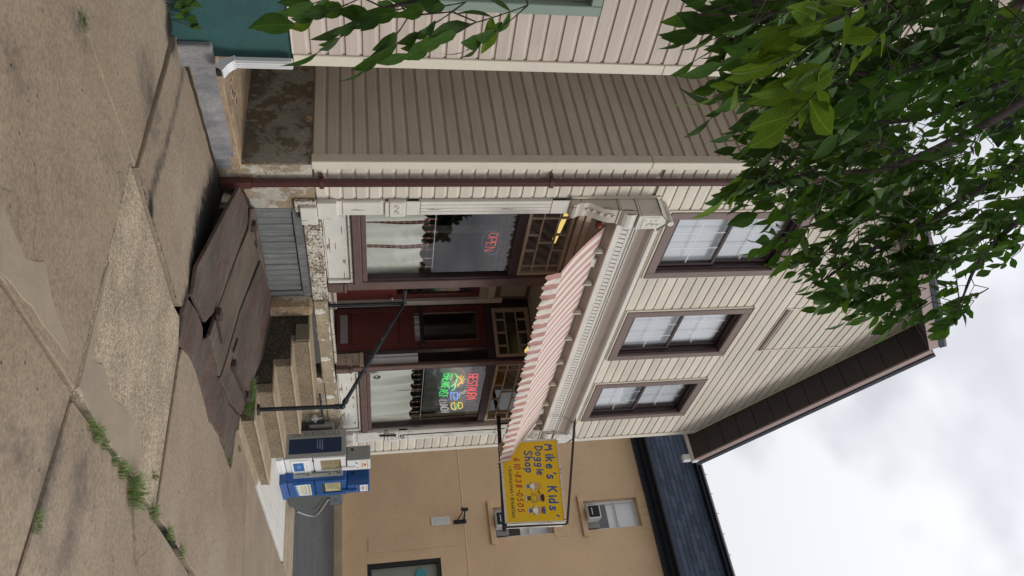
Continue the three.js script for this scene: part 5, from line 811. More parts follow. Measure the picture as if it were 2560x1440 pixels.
// ---------------------------------------------------------------- newspaper boxes
function newsBox(o) {
  const { x0, x1, zf, zb, y0, y1, mt, mx0, mx1, mzb } = o, T = thing('newspaper_box', o.label, 'newspaper box', [(x0 + x1) / 2, y0, (zf + zb) / 2]), m = o.paint, W = x1 - x0, H = y1 - y0, D = zf - zb;
  part(T, 'pedestal', new ConvexGeometry([V(x0 - 0.01, y0, zb), V(x1 + 0.01, y0, zb), V(x0 - 0.01, y0, zf + 0.025), V(x1 + 0.01, y0, zf + 0.025), V(x0 - 0.01, y0 + 0.06, zb), V(x1 + 0.01, y0 + 0.06, zb), V(x0 - 0.01, y0 + 0.06, zf + 0.025), V(x1 + 0.01, y0 + 0.06, zf + 0.025), V(x0, y0 + 0.1, zb), V(x1, y0 + 0.1, zb), V(x0, y0 + 0.1, zf), V(x1, y0 + 0.1, zf)]), m);
  part(T, 'body', cbox(x0, x1, y0 + 0.1, y1, zb, zf - 0.015, 0.008), o.sidePaint || m);
  const hy = y0 + H * 0.52;
  part(T, 'lower_panel', cbox(x0 + 0.012, x1 - 0.012, y0 + 0.11, hy - 0.012, zf - 0.014, zf + 0.004, 0.005), m);
  part(T, 'card_frame', cbox(x0 + 0.05, x1 - 0.05, y0 + 0.19, hy - 0.05, zf + 0.005, zf + 0.014, 0.004), m);
  part(T, 'card', face(V(x0 + 0.06, hy - 0.06, zf + 0.016), V(x1 - 0.06, hy - 0.06, zf + 0.016), V(x1 - 0.06, y0 + 0.2, zf + 0.016), V(x0 + 0.06, y0 + 0.2, zf + 0.016)), std(null, 0.5, { map: o.card }), { uv: true });
  const d = sub(T, 'door'), a = x0 + 0.012, b = x1 - 0.012, c = hy + 0.004, e = y1 - 0.012;
  const wx0 = x0 + W * 0.17, wx1 = x1 - W * 0.17, wy0 = c + (e - c) * 0.2, wy1 = e - (e - c) * 0.15;
  part(d, 'frame', [box(a, wx0, c, e, zf - 0.012, zf + 0.012), box(wx1, b, c, e, zf - 0.012, zf + 0.012), box(wx0, wx1, c, wy0, zf - 0.012, zf + 0.012), box(wx0, wx1, wy1, e, zf - 0.012, zf + 0.012)], m);
  part(d, 'pane', rect(zf + 0.002, wx0, wx1, wy0, wy1), M.glass);
  part(d, 'insert', face(V(wx0, wy1, zf - 0.008), V(wx1, wy1, zf - 0.008), V(wx1, wy0, zf - 0.008), V(wx0, wy0, zf - 0.008)), std(null, 0.9, { map: o.insert }), { uv: true });
  for (const f of [0.12, 0.8]) part(d, 'hinge', bar(V(mix(a, b, f), c - 0.004, zf + 0.012), V(mix(a, b, f + 0.08), c - 0.004, zf + 0.012), 0.012, 8), M.black);
  part(d, 'handle', [cbox(mix(a, b, 0.62), mix(a, b, 0.78), e - 0.07, e + 0.16, zf + 0.012, zf + 0.05, 0.01)], m);
  const h = sub(T, 'coin_mechanism');
  part(h, 'housing', cbox(mx0, mx1, y1 + 0.002, mt, mzb, zf + 0.01, 0.012), o.sidePaint || m);
  part(h, 'front_plate', cbox(mx0 + 0.004, mx1 - 0.004, y1 + 0.01, mt - 0.01, zf + 0.011, zf + 0.02, 0.003), m);
  part(h, 'label', face(V(mx0 + 0.03, mt - 0.03, zf + 0.0215), V(mx1 - 0.03, mt - 0.03, zf + 0.0215), V(mx1 - 0.03, mt - 0.15, zf + 0.0215), V(mx0 + 0.03, mt - 0.15, zf + 0.0215)), std(null, 0.5, { map: o.coin }), { uv: true });
  for (const [fx, fy] of [[0.25, 0.42], [0.75, 0.42]]) part(h, 'button', bar(V(mix(mx0, mx1, fx), mix(y1, mt, fy), zf + 0.02), V(mix(mx0, mx1, fx), mix(y1, mt, fy), zf + 0.035), 0.014, 10), M.kick);
  part(h, 'knockout', bar(V(mx0 - 0.004, y1 + 0.09, mzb + 0.06), V(mx0 + 0.01, y1 + 0.09, mzb + 0.06), 0.022, 12), M.black);
  part(h, 'side_plate', cbox(mx0 - 0.004, mx0 + 0.006, mt - 0.1, mt - 0.02, mzb + 0.02, zf - 0.02, 0.002), o.sidePaint || m);
  part(T, 'side_print', face(V(x0 - 0.003, y1 - 0.005, zb + 0.005), V(x0 - 0.003, y1 - 0.005, zf - 0.02), V(x0 - 0.003, y0 + 0.105, zf - 0.02), V(x0 - 0.003, y0 + 0.105, zb + 0.005)), std(null, 0.45, { map: o.side }), { uv: true });
  return T;
}
const AP = 0.062;
{
  const lines = (g, x, y, w, n, h, col, r) => { g.fillStyle = col; for (let i = 0; i < n; i++) { let q = x; while (q < x + w * (0.7 + 0.3 * r())) { const l = 6 + 18 * r(); g.fillRect(q, y + i * h, l, h * 0.5); q += l + 5; } } };
  const f = at([690.4, 1150.3], { y: AP }), zf = f.z, x0 = f.x, x1 = at([696.5, 1189], { z: zf }).x, y1 = at([864.8, 1138], { z: zf }).y, zb = at([867.4, 1071.3], { x: x0 }).z, mt = at([926.5, 1145], { z: zf }).y;
  const m0 = at([926.5, 1145], { z: zf }).x, m1 = at([925.6, 1165], { z: zf }).x, mzb = at([926.5, 1112], { x: m0 }).z;
  newsBox({ x0, x1, zf, zb, y0: AP, y1, mt, mx0: m0, mx1: m1 + 0.06, mzb, paint: M.boxWhite, sidePaint: M.grey, label: 'white and grey newspaper box lettered MORNING CALL on its side',
    side: ctex(512, 1024, (g, W, H) => { g.fillStyle = '#959590'; g.fillRect(0, 0, W, H); g.fillStyle = '#11294a'; g.fillRect(W * 0.30, H * 0.065, W * 0.58, H * 0.86); g.save(); g.translate(W * 0.205, H * 0.88); g.rotate(-Math.PI / 2); g.fillStyle = '#16181c'; g.font = '118px serif'; g.fillText('THE MORNING CALL', 0, 0, H * 0.8); g.restore(); g.fillStyle = '#c9d2dc'; g.font = '30px sans-serif'; g.fillText('for home delivery,', W * 0.36, H * 0.39, W * 0.42); g.fillText('call 1-800-555', W * 0.36, H * 0.43, W * 0.42); g.fillText('or visit online', W * 0.36, H * 0.47, W * 0.34); const r = rng(3); for (let k = 0; k < 60; k++) { g.fillStyle = `rgba(200,205,210,${0.4 * r()})`; g.fillRect(W * (0.3 + 0.58 * r()), H * (0.1 + 0.8 * r()), 1 + 3 * r(), 1 + 3 * r()); } }),
    card: ctex(256, 256, (g) => { g.fillStyle = '#e6e6e2'; g.fillRect(0, 0, 256, 256); g.fillStyle = '#2a66a2'; g.fillRect(40, 84, 172, 150); g.fillStyle = '#dfe8f0'; g.font = '17px sans-serif'; g.fillText('Inside:', 96, 140, 80); g.fillText('everything', 84, 162, 92); g.fillText('local', 106, 184, 60); g.fillStyle = '#9a9a98'; g.font = '22px serif'; g.fillText('NEWSPAPER', 50, 50, 150); }),
    insert: ctex(256, 256, (g) => { g.fillStyle = '#98885e'; g.fillRect(0, 0, 256, 256); const r = rng(8); for (let k = 0; k < 500; k++) { g.fillStyle = `rgba(${r() < 0.5 ? '90,80,50' : '190,176,130'},${0.25 * r()})`; g.fillRect(256 * r(), 256 * r(), 4 + 60 * r(), 2 + 5 * r()); } }),
    coin: ctex(128, 128, (g) => { g.fillStyle = '#d8d6cc'; g.fillRect(0, 0, 128, 128); g.fillStyle = '#c8352a'; g.fillRect(46, 44, 36, 34); g.fillStyle = '#b79a3a'; g.fillRect(30, 90, 70, 22); g.fillStyle = '#666'; for (let i = 0; i < 5; i++) g.fillRect(12 + i * 22, 12, 14, 12); }) });
  const q = at([698.2, 1208.4], { y: AP }), qf = q.z, qx0 = q.x, qx1 = at([705.2, 1245.7], { z: qf }).x, qy1 = at([865.7, 1197.1], { z: qf }).y, qmt = at([923.9, 1205.8], { z: qf }).y, n0 = at([923.9, 1205.8], { z: qf }).x, n1 = at([923, 1220.5], { z: qf }).x, nzb = at([924.7, 1171], { x: n0 }).z;
  newsBox({ x0: qx0, x1: qx1, zf: qf, zb: qf - 0.45, y0: AP, y1: qy1, mt: qmt, mx0: n0, mx1: n1 + 0.08, mzb: nzb, paint: M.boxBlue, label: 'blue newspaper box lettered The Express-Times with torn poster on its front',
    side: ctex(512, 1024, (g, W, H) => { g.fillStyle = '#1a4f93'; g.fillRect(0, 0, W, H); g.fillStyle = '#a9aaa8'; g.fillRect(W * 0.1, H * 0.05, W * 0.82, H * 0.84); g.save(); g.translate(W * 0.62, H * 0.08); g.rotate(Math.PI / 2); g.fillStyle = '#101216'; g.font = 'bold 150px serif'; g.fillText('The Express-Times', 0, 0, H * 0.78); g.restore(); }),
    card: ctex(256, 256, (g) => { g.fillStyle = '#1f5fa6'; g.fillRect(0, 0, 256, 256); g.fillStyle = '#d9d6c4'; g.beginPath(); g.moveTo(10, 8); g.lineTo(246, 8); g.lineTo(246, 176); for (let i = 0; i <= 12; i++) g.lineTo(246 - i * 19, 176 + (i % 2 ? 44 : 4) + i * 2); g.closePath(); g.fill(); g.fillStyle = '#16181a'; g.font = 'bold 40px sans-serif'; g.fillText('EARN EXTRA CASH', 18, 52, 222); g.font = 'bold 27px sans-serif'; g.fillText('Drivers Wanted', 44, 92, 180); g.fillRect(24, 102, 210, 3); g.font = '22px sans-serif'; g.fillText('Earn up to $ per month', 30, 130, 200); g.fillRect(24, 140, 210, 3); g.fillText('Call for details', 50, 168, 160); }),
    insert: ctex(256, 256, (g) => { g.fillStyle = '#2c3128'; g.fillRect(0, 0, 256, 256); g.fillStyle = '#c9c19a'; g.fillRect(24, 14, 214, 200); const r = rng(12); lines(g, 40, 34, 180, 10, 17, '#4a4838', r); }),
    coin: ctex(128, 128, (g) => { g.fillStyle = '#dcdcda'; g.fillRect(0, 0, 128, 128); g.fillStyle = '#c23a34'; g.fillRect(26, 66, 70, 14); g.fillRect(26, 90, 70, 12); g.fillStyle = '#888'; g.fillRect(20, 16, 84, 14); }) });
  // grey moulded plastic rack behind them
  const bx = qx1 + 0.02, bz = qf - 0.2, T = thing('plastic_paper_rack', 'dark grey moulded plastic paper rack behind the blue newspaper box', 'paper rack', [bx, AP, bz]);
  const E = (p) => { const w = at(p, { z: bz }); return [w.x, w.y]; };
  const P = [[bx - 0.1, AP], E([706, 1246]), E([716, 1262]), E([742, 1278]), E([772, 1287]), E([786, 1288]), E([798, 1278]), E([822, 1244]), [bx - 0.1, E([822, 1244])[1]]];
  part(T, 'body', extr(P, 0.36, 0.02).translate(0, 0, bz - 0.36), M.plastic);
  const rim = [[742, 1277], [772, 1287], [786, 1288], [798, 1278], [822, 1244]].map((p) => { const w = at(p, { z: bz }); return V(w.x, w.y, w.z + 0.01); }); part(T, 'rim', tube(rim, 0.018, 28, 8), std([0.3, 0.31, 0.31], 0.5));  // rim coloured paler than the body to paint in the light on its edge
  const ribs = [E([722, 1248]), E([735, 1262]), E([770, 1272]), E([784, 1272]), E([808, 1246])].map(([x, y]) => V(x, y, bz + 0.002)); part(T, 'moulded_rib', tube(ribs, 0.008, 24, 6), M.plastic);
  const h0 = at([820, 1240], { z: bz - 0.1 }), h1 = at([857, 1262], { z: bz - 0.1 }); part(T, 'hood', cbox(h0.x - 0.2, h1.x, h0.y, h1.y, bz - 0.3, bz - 0.1, 0.02), M.plastic);
  part(T, 'hood_plate', face(V(h0.x - 0.05, h1.y - 0.02, bz - 0.097), V(h1.x - 0.02, h1.y - 0.02, bz - 0.097), V(h1.x - 0.02, h0.y + 0.01, bz - 0.097), V(h0.x - 0.05, h0.y + 0.01, bz - 0.097)), std(null, 0.5, { map: ctex(256, 128, (g) => { g.fillStyle = '#5c646a'; g.fillRect(0, 0, 256, 128); g.strokeStyle = '#22272b'; g.lineWidth = 5; g.strokeRect(12, 10, 232, 108); g.fillStyle = '#22272b'; g.font = 'bold 78px sans-serif'; g.fillText('51', 90, 92); }) }), { uv: true });
}
// gas pipe and valve under the far shop window
{
  const c = at([787, 1040], { z: 0.04 }), T = thing('gas_valve', 'small silver gas valve and pipes low on the shop front beside the steps', 'valve', [c.x, 0.5, 0.05]);
  part(T, 'niche', box(c.x - 0.18, c.x + 0.55, 0.45, 0.78, -0.02, 0.0), M.stone);
  part(T, 'valve_body', [bar(V(c.x - 0.06, c.y, 0.07), V(c.x + 0.12, c.y, 0.07), 0.026, 10), cbox(c.x - 0.01, c.x + 0.05, c.y - 0.05, c.y + 0.05, 0.04, 0.1, 0.012)], M.alu);
  part(T, 'valve_tap', bar(V(c.x + 0.02, c.y + 0.05, 0.07), V(c.x + 0.02, c.y + 0.12, 0.07), 0.012, 8), M.alu);
  const p = at([800, 990], { z: 0.06 }); part(T, 'pipe', [bar(V(p.x - 0.05, p.y, 0.06), V(c.x + 0.2, p.y, 0.06), 0.016, 8), bar(V(c.x + 0.2, p.y, 0.06), V(c.x + 0.2, 0.2, 0.06), 0.016, 8)], M.pipe);
  part(T, 'meter', cbox(c.x + 0.24, c.x + 0.5, 0.5, 0.88, -0.01, 0.1, 0.03), M.grey);
}
// ---------------------------------------------------------------- tan stucco house across the lane
{
  const X = 19, a = (p, x = X) => at(p, { x }), T = thing('stucco_house', 'tan stucco house with dark blue shingled mansard roof across the lane', 'house', [X + 4, 0, -3]);
  const Z0 = -13, Z1 = 4.2, yb = a([858, 1300]).y, top = a([1626, 1300]).y;
  const wins = [];
  // pixel corners of the window openings: sill line and head line, near and far jamb
  const w1 = { z0: a([1470, 1252]).z, z1: a([1470, 1326]).z, y0: a([1463, 1290]).y, y1: a([1600, 1290]).y }, w2 = { z0: a([1245, 1268]).z, z1: a([1245, 1345]).z, y0: a([1236, 1310]).y, y1: a([1382, 1310]).y }, w3 = { z0: a([1000, 1403]).z, z1: a([1000, 1403]).z + 1.5, y0: a([918, 1425]).y, y1: a([1104, 1425]).y };
  const ys = [...new Set([yb - 0.6, w3.y0, w3.y1, w2.y0, w2.y1, w1.y0, w1.y1, top])].sort((p, q) => p - q), b = [];
  for (let i = 0; i + 1 < ys.length; i++) { const m = (ys[i] + ys[i + 1]) / 2; let segs = [[Z0, Z1]]; for (const w of [w1, w2, w3]) if (m > w.y0 && m < w.y1) segs = segs.flatMap(([s, e]) => [[s, w.z0], [w.z1, e]]); for (const [s, e] of segs) b.push(box(X, X + 0.3, ys[i], ys[i + 1], s, e)); }
  b.push(box(X + 0.3, X + 9, yb - 0.6, top, Z0, Z0 + 0.3), box(X + 0.3, X + 9, yb - 0.6, top, Z1 - 0.3, Z1), box(X + 9, X + 9.3, yb - 0.6, top, Z0, Z1), box(X + 0.3, X + 9, top - 0.1, top, Z0, Z1));
  part(T, 'wall', b, M.beige);
  part(T, 'rooms', [box(X + 1.6, X + 1.7, yb - 0.6, top - 0.1, Z0 + 0.3, Z1 - 0.3)], M.interior);
  const sash = (w, ac) => {
    const g = sub(T, 'window'), xf = X + 0.15, t = 0.07;
    part(g, 'frame', [cbox(xf, xf + 0.06, w.y0, w.y1, w.z0, w.z0 + t, 0.006), cbox(xf, xf + 0.06, w.y0, w.y1, w.z1 - t, w.z1, 0.006), cbox(xf, xf + 0.06, w.y0, w.y0 + t, w.z0 + t, w.z1 - t, 0.006), cbox(xf, xf + 0.06, w.y1 - t, w.y1, w.z0 + t, w.z1 - t, 0.006), cbox(xf + 0.005, xf + 0.055, mix(w.y0, w.y1, 0.6), mix(w.y0, w.y1, 0.6) + 0.04, w.z0 + t, w.z1 - t, 0.006)], M.pvc);
    const pz = (z) => [V(X + 0.18, w.y0 + t, w.z0 + t), V(X + 0.18, w.y0 + t, w.z1 - t), V(X + 0.18, w.y1 - t, w.z1 - t), V(X + 0.18, w.y1 - t, w.z0 + t)]; part(g, 'pane', quads([pz()]), M.glassUp);
    part(g, 'blind', [box(X + 0.24, X + 0.25, mix(w.y0, w.y1, 0.45), w.y1, w.z0, w.z1)], M.blind);
    part(g, 'sill', cbox(X - 0.07, X + 0.1, w.y0 - 0.14, w.y0 - 0.004, w.z0 - 0.16, w.z1 + 0.16, 0.012), M.beige);
    const lz = [w.z0 - 0.12, (w.z0 + w.z1) / 2 - 0.1, (w.z0 + w.z1) / 2 + 0.1, w.z1 + 0.12]; for (let i = 0; i < 3; i++) part(g, 'lintel_block', cbox(X - 0.014, X + 0.05, w.y1 + 0.005, w.y1 + (i === 1 ? 0.42 : 0.36), lz[i] + 0.004, lz[i + 1] - 0.004, 0.006), M.beige);
    if (ac) { const A = thing('window_air_conditioner', ac, 'air conditioner', [X, w.y0, w.z0]); const az0 = w.z0 + 0.2, az1 = w.z1 - 0.22; part(A, 'casing', cbox(X - 0.25, X + 0.09, w.y0 + 0.01, w.y0 + 0.36, az0, az1, 0.02), M.pvc); part(A, 'grille', cbox(X - 0.262, X - 0.251, w.y0 + 0.04, w.y0 + 0.33, az0 + 0.03, az1 - 0.03, 0.004), M.dark); part(A, 'side_wing', [box(X + 0.08, X + 0.098, w.y0 + 0.01, w.y0 + 0.36, w.z0 + 0.07, az0 - 0.003), box(X + 0.08, X + 0.098, w.y0 + 0.01, w.y0 + 0.36, az1 + 0.003, w.z1 - 0.07)], M.grey); part(A, 'handle', cbox(X - 0.275, X - 0.262, w.y0 + 0.12, w.y0 + 0.14, (az0 + az1) / 2 - 0.09, (az0 + az1) / 2 + 0.09, 0.003), M.pvc); }
  };
  sash(w1, 'window air conditioner in the topmost window of the tan stucco house'); sash(w2, 'window air conditioner in the window behind the yellow sign');
  { const g = sub(T, 'shop_window'), xf = X + 0.02; part(g, 'frame', [cbox(xf, xf + 0.1, w3.y0, w3.y1, w3.z0, w3.z0 + 0.1, 0.006), cbox(xf, xf + 0.1, w3.y0, w3.y0 + 0.1, w3.z0 + 0.1, w3.z1, 0.006), cbox(xf, xf + 0.1, w3.y1 - 0.1, w3.y1, w3.z0 + 0.1, w3.z1, 0.006)], M.black); part(g, 'pane', quads([[V(X + 0.08, w3.y0 + 0.1, w3.z0 + 0.1), V(X + 0.08, w3.y0 + 0.1, w3.z1), V(X + 0.08, w3.y1 - 0.1, w3.z1), V(X + 0.08, w3.y1 - 0.1, w3.z0 + 0.1)]]), M.glass);
    const nb = 15; for (let i = 0; i < nb; i++) { const z = mix(w3.z0 + 0.1, w3.z1, i / nb); part(g, 'blind_slat', box(X + 0.14, X + 0.145, w3.y0 + 0.1, w3.y1 - 0.1, z + 0.003, z + 0.095), std([0.27, 0.3, 0.25], 0.8)); }
    const e = a([1053, 1435], X + 0.07); part(g, 'round_sticker', new THREE.CircleGeometry(0.13, 24).rotateY(-Math.PI / 2).translate(X + 0.075, e.y, e.z), std([0.05, 0.28, 0.33], 0.5)); }
  part(T, 'base_course', cbox(X - 0.2, X - 0.002, yb - 0.5, yb, Z0, Z1, 0.02), std(null, 0.9, { map: withRep(mottled([178, 160, 132], 0.2, 0.15, 5, 501), 1.3) }));
  // stucco joint and patch
  const j0 = a([1142, 1120]), j1 = a([1170, 1430]); part(T, 'joint_bead', [new ConvexGeometry([V(X - 0.012, j0.y, Z0), V(X, j0.y - 0.02, Z0), V(X, j0.y + 0.02, Z0), V(X - 0.012, j0.y, Z1), V(X, j0.y - 0.02, Z1), V(X, j0.y + 0.02, Z1)])], M.beige);
  const p0 = a([920, 1345]), p1 = a([1160, 1325]), pz2 = a([1160, 1352]).z; part(T, 'stucco_patch', new ConvexGeometry([V(X - 0.012, p0.y, p0.z), V(X - 0.012, p1.y, p1.z), V(X - 0.012, p1.y, pz2 + 0.1), V(X - 0.012, p0.y, pz2 + 0.1), V(X, p0.y, p0.z), V(X, p1.y, p1.z), V(X, p1.y, pz2 + 0.1), V(X, p0.y, pz2 + 0.1)]), M.beige);
  // cornice, shingled mansard, upper cornice
  const xc = X - 0.5, yc1 = a([1668, 1300], xc).y, xs0 = X - 0.42, xs1 = X + 0.05, ys1 = a([1775, 1300], xs1).y, yt = a([1791, 1300], X - 0.15).y;
  const r = sub(T, 'roof');
  part(r, 'cornice', [box(X - 0.06, X + 0.3, top, top + 0.16, Z0, Z1 + 0.1), box(X - 0.3, X + 0.3, top + 0.161, top + 0.3, Z0, Z1 + 0.3), cbox(xc, X + 0.3, top + 0.301, yc1, Z0, Z1 + 0.5, 0.02)], M.navy);
  part(r, 'gutter_lip', cbox(xc - 0.03, xc + 0.02, yc1 - 0.05, yc1 + 0.02, Z0, Z1 + 0.5, 0.01), M.navy);
  part(r, 'mansard', new ConvexGeometry([V(xs0, yc1, Z0), V(xs0, yc1, Z1 + 0.4), V(xs1, ys1, Z0), V(xs1, ys1, Z1 + 0.3), V(X + 2, yc1, Z0), V(X + 2, yc1, Z1 + 0.3), V(X + 2, ys1, Z0), V(X + 2, ys1, Z1 + 0.3)]), M.shingles[3]);
  const nc = Math.max(6, Math.round((ys1 - yc1) / 0.15)), rr = rng(515);
  for (let c = 0; c < nc; c++) for (let z = -5.2 + (c % 2) * 0.16; z < Z1 + 0.2; z += 0.325) { const f0 = c / nc, f1 = (c + 1.04) / nc, A = (f, o) => [mix(xs0, xs1, f) - o, mix(yc1, ys1, f)], p = A(f0, 0.02), q = A(f1, 0.008); part(r, 'shingle', quads([[V(p[0], p[1], z), V(p[0], p[1], z + 0.322), V(q[0], q[1], z + 0.322), V(q[0], q[1], z)], [V(p[0] + 0.02, p[1], z + 0.322), V(p[0] + 0.02, p[1], z), V(p[0], p[1], z), V(p[0], p[1], z + 0.322)].reverse(), [V(p[0], p[1], z + 0.322), V(p[0] + 0.03, p[1], z + 0.322), V(q[0] + 0.01, q[1], z + 0.322), V(q[0], q[1], z + 0.322)]]), M.shingles[Math.floor(rr() * 4)]); }
  part(r, 'upper_cornice', [box(X - 0.1, X + 2, ys1, ys1 + 0.12, Z0, Z1 + 0.4), cbox(X - 0.18, X + 2, ys1 + 0.121, yt, Z0, Z1 + 0.5, 0.015)], M.navy);
  part(r, 'metal_edge', cbox(X - 0.2, X - 0.1, yt + 0.001, yt + 0.05, Z0, Z1 + 0.5, 0.008), M.grey);
  for (let z = -3; z < Z1; z += 0.55) part(r, 'spike', bar(V(X - 0.15, yt + 0.05, z), V(X - 0.15, yt + 0.12, z + 0.02), 0.008, 5), M.dark);
  // wall lamp and notice
  const l = a([1150, 1305]), Lm = thing('wall_lamp', 'black bracket lamp on the tan stucco wall', 'lamp', [X, l.y, l.z]);
  part(Lm, 'back_plate', cbox(X - 0.04, X, l.y - 0.16, l.y + 0.16, l.z - 0.05, l.z + 0.05, 0.008), M.black); part(Lm, 'arm', [bar(V(X - 0.04, l.y + 0.1, l.z), V(X - 0.3, l.y + 0.12, l.z - 0.2), 0.02, 6), bar(V(X - 0.04, l.y - 0.1, l.z), V(X - 0.3, l.y + 0.1, l.z - 0.2), 0.016, 6)], M.black); part(Lm, 'lamp_head', bar(V(X - 0.3, l.y + 0.02, l.z - 0.22), V(X - 0.3, l.y + 0.2, l.z - 0.2), 0.045, 10), M.black);
  const n = a([1100, 1303]), Nn = thing('paper_notice', 'white paper notice on the tan stucco wall below the black lamp', 'notice', [X, n.y, n.z]);
  part(Nn, 'sheet', face(V(X - 0.02, n.y + 0.24, n.z - 0.1), V(X - 0.02, n.y + 0.24, n.z + 0.1), V(X - 0.02, n.y - 0.22, n.z + 0.1), V(X - 0.02, n.y - 0.22, n.z - 0.1)), std(null, 0.8, { map: ctex(128, 256, (g) => { g.fillStyle = '#d9d8d2'; g.fillRect(0, 0, 128, 256); const q = rng(5); g.fillStyle = '#9a9a98'; for (let i = 0; i < 14; i++) g.fillRect(14, 20 + i * 16, 60 + 40 * q(), 4); }) }), { uv: true }); part(Nn, 'board', box(X - 0.018, X, n.y - 0.22, n.y + 0.24, n.z - 0.1, n.z + 0.1), M.pvc);
}
// ---------------------------------------------------------------- weeds in the joints
{
  const clump = (p, rad, h, n, label, seed, y = GY, group = 'weeds in the pavement joints') => {
    const c = at(p, { y }), r = rng(seed), T = thing('weed_clump', label, 'weeds', [c.x, y, c.z], group), sets = [[], [], [], []];
    for (let k = 0; k < n; k++) {
      const a = r() * 6.283, d = rad * Math.sqrt(r()), b = V(c.x + Math.cos(a) * d, y - 0.005, c.z + Math.sin(a) * d), L = h * R(0.5, 1.15, r), ld = V(Math.cos(a) + R(-0.6, 0.6, r), 0, Math.sin(a) + R(-0.6, 0.6, r)).normalize(), w = V(-ld.z, 0, ld.x).multiplyScalar(R(0.001, 0.0024, r));
      const m = b.clone().addScaledVector(ld, L * 0.25).add(V(0, L * 0.7, 0)), t = b.clone().addScaledVector(ld, L * R(0.5, 0.95, r)).add(V(0, L * R(0.5, 1, r), 0));
      sets[r() < 0.45 ? 0 : r() < 0.6 ? 1 : r() < 0.75 ? 2 : 3].push([b.clone().sub(w), b.clone().add(w), m.clone().add(w), m.clone().sub(w)], [m.clone().sub(w), m.clone().add(w), t]);
    }
    sets.forEach((s, i) => { if (s.length) part(T, 'blades', quads(s), M.grass[i], { kind: 'stuff' }); });
  };
  const w = 'small tuft of green weeds growing in a pavement joint';
  [[[240, 1085], 0.05, 0.05, 90], [[258, 1108], 0.035, 0.045, 50], [[285, 1150], 0.04, 0.04, 60], [[305, 1178], 0.055, 0.055, 90], [[222, 1062], 0.04, 0.04, 50], [[380, 1283], 0.05, 0.06, 80], [[420, 1335], 0.045, 0.05, 70], [[432, 1352], 0.03, 0.04, 30], [[90, 1305], 0.05, 0.03, 80], [[385, 1190], 0.03, 0.04, 40], [[207, 50], 0.06, 0.025, 90], [[452, 1382], 0.05, 0.04, 70], [[560, 1118], 0.03, 0.03, 40], [[572, 1150], 0.04, 0.04, 60], [[597, 1122], 0.035, 0.035, 50], [[590, 1062], 0.06, 0.03, 80]].forEach(([p, a, b, n], i) => clump(p, a, b, n, w, 900 + i));
  clump([330, 1228], 0.10, 0.10, 260, 'largest tuft of green weeds in the pavement, over the broken joint by the aggregate strip', 950, GY, undefined);
  clump([612, 1010], 0.13, 0.14, 420, 'tuft of long grass between the cellar hatch and the handrail post', 951, 0.1, undefined);
  clump([618, 975], 0.09, 0.12, 260, 'tuft of grass against the rough side of the steps', 952, 0.13, undefined);
}
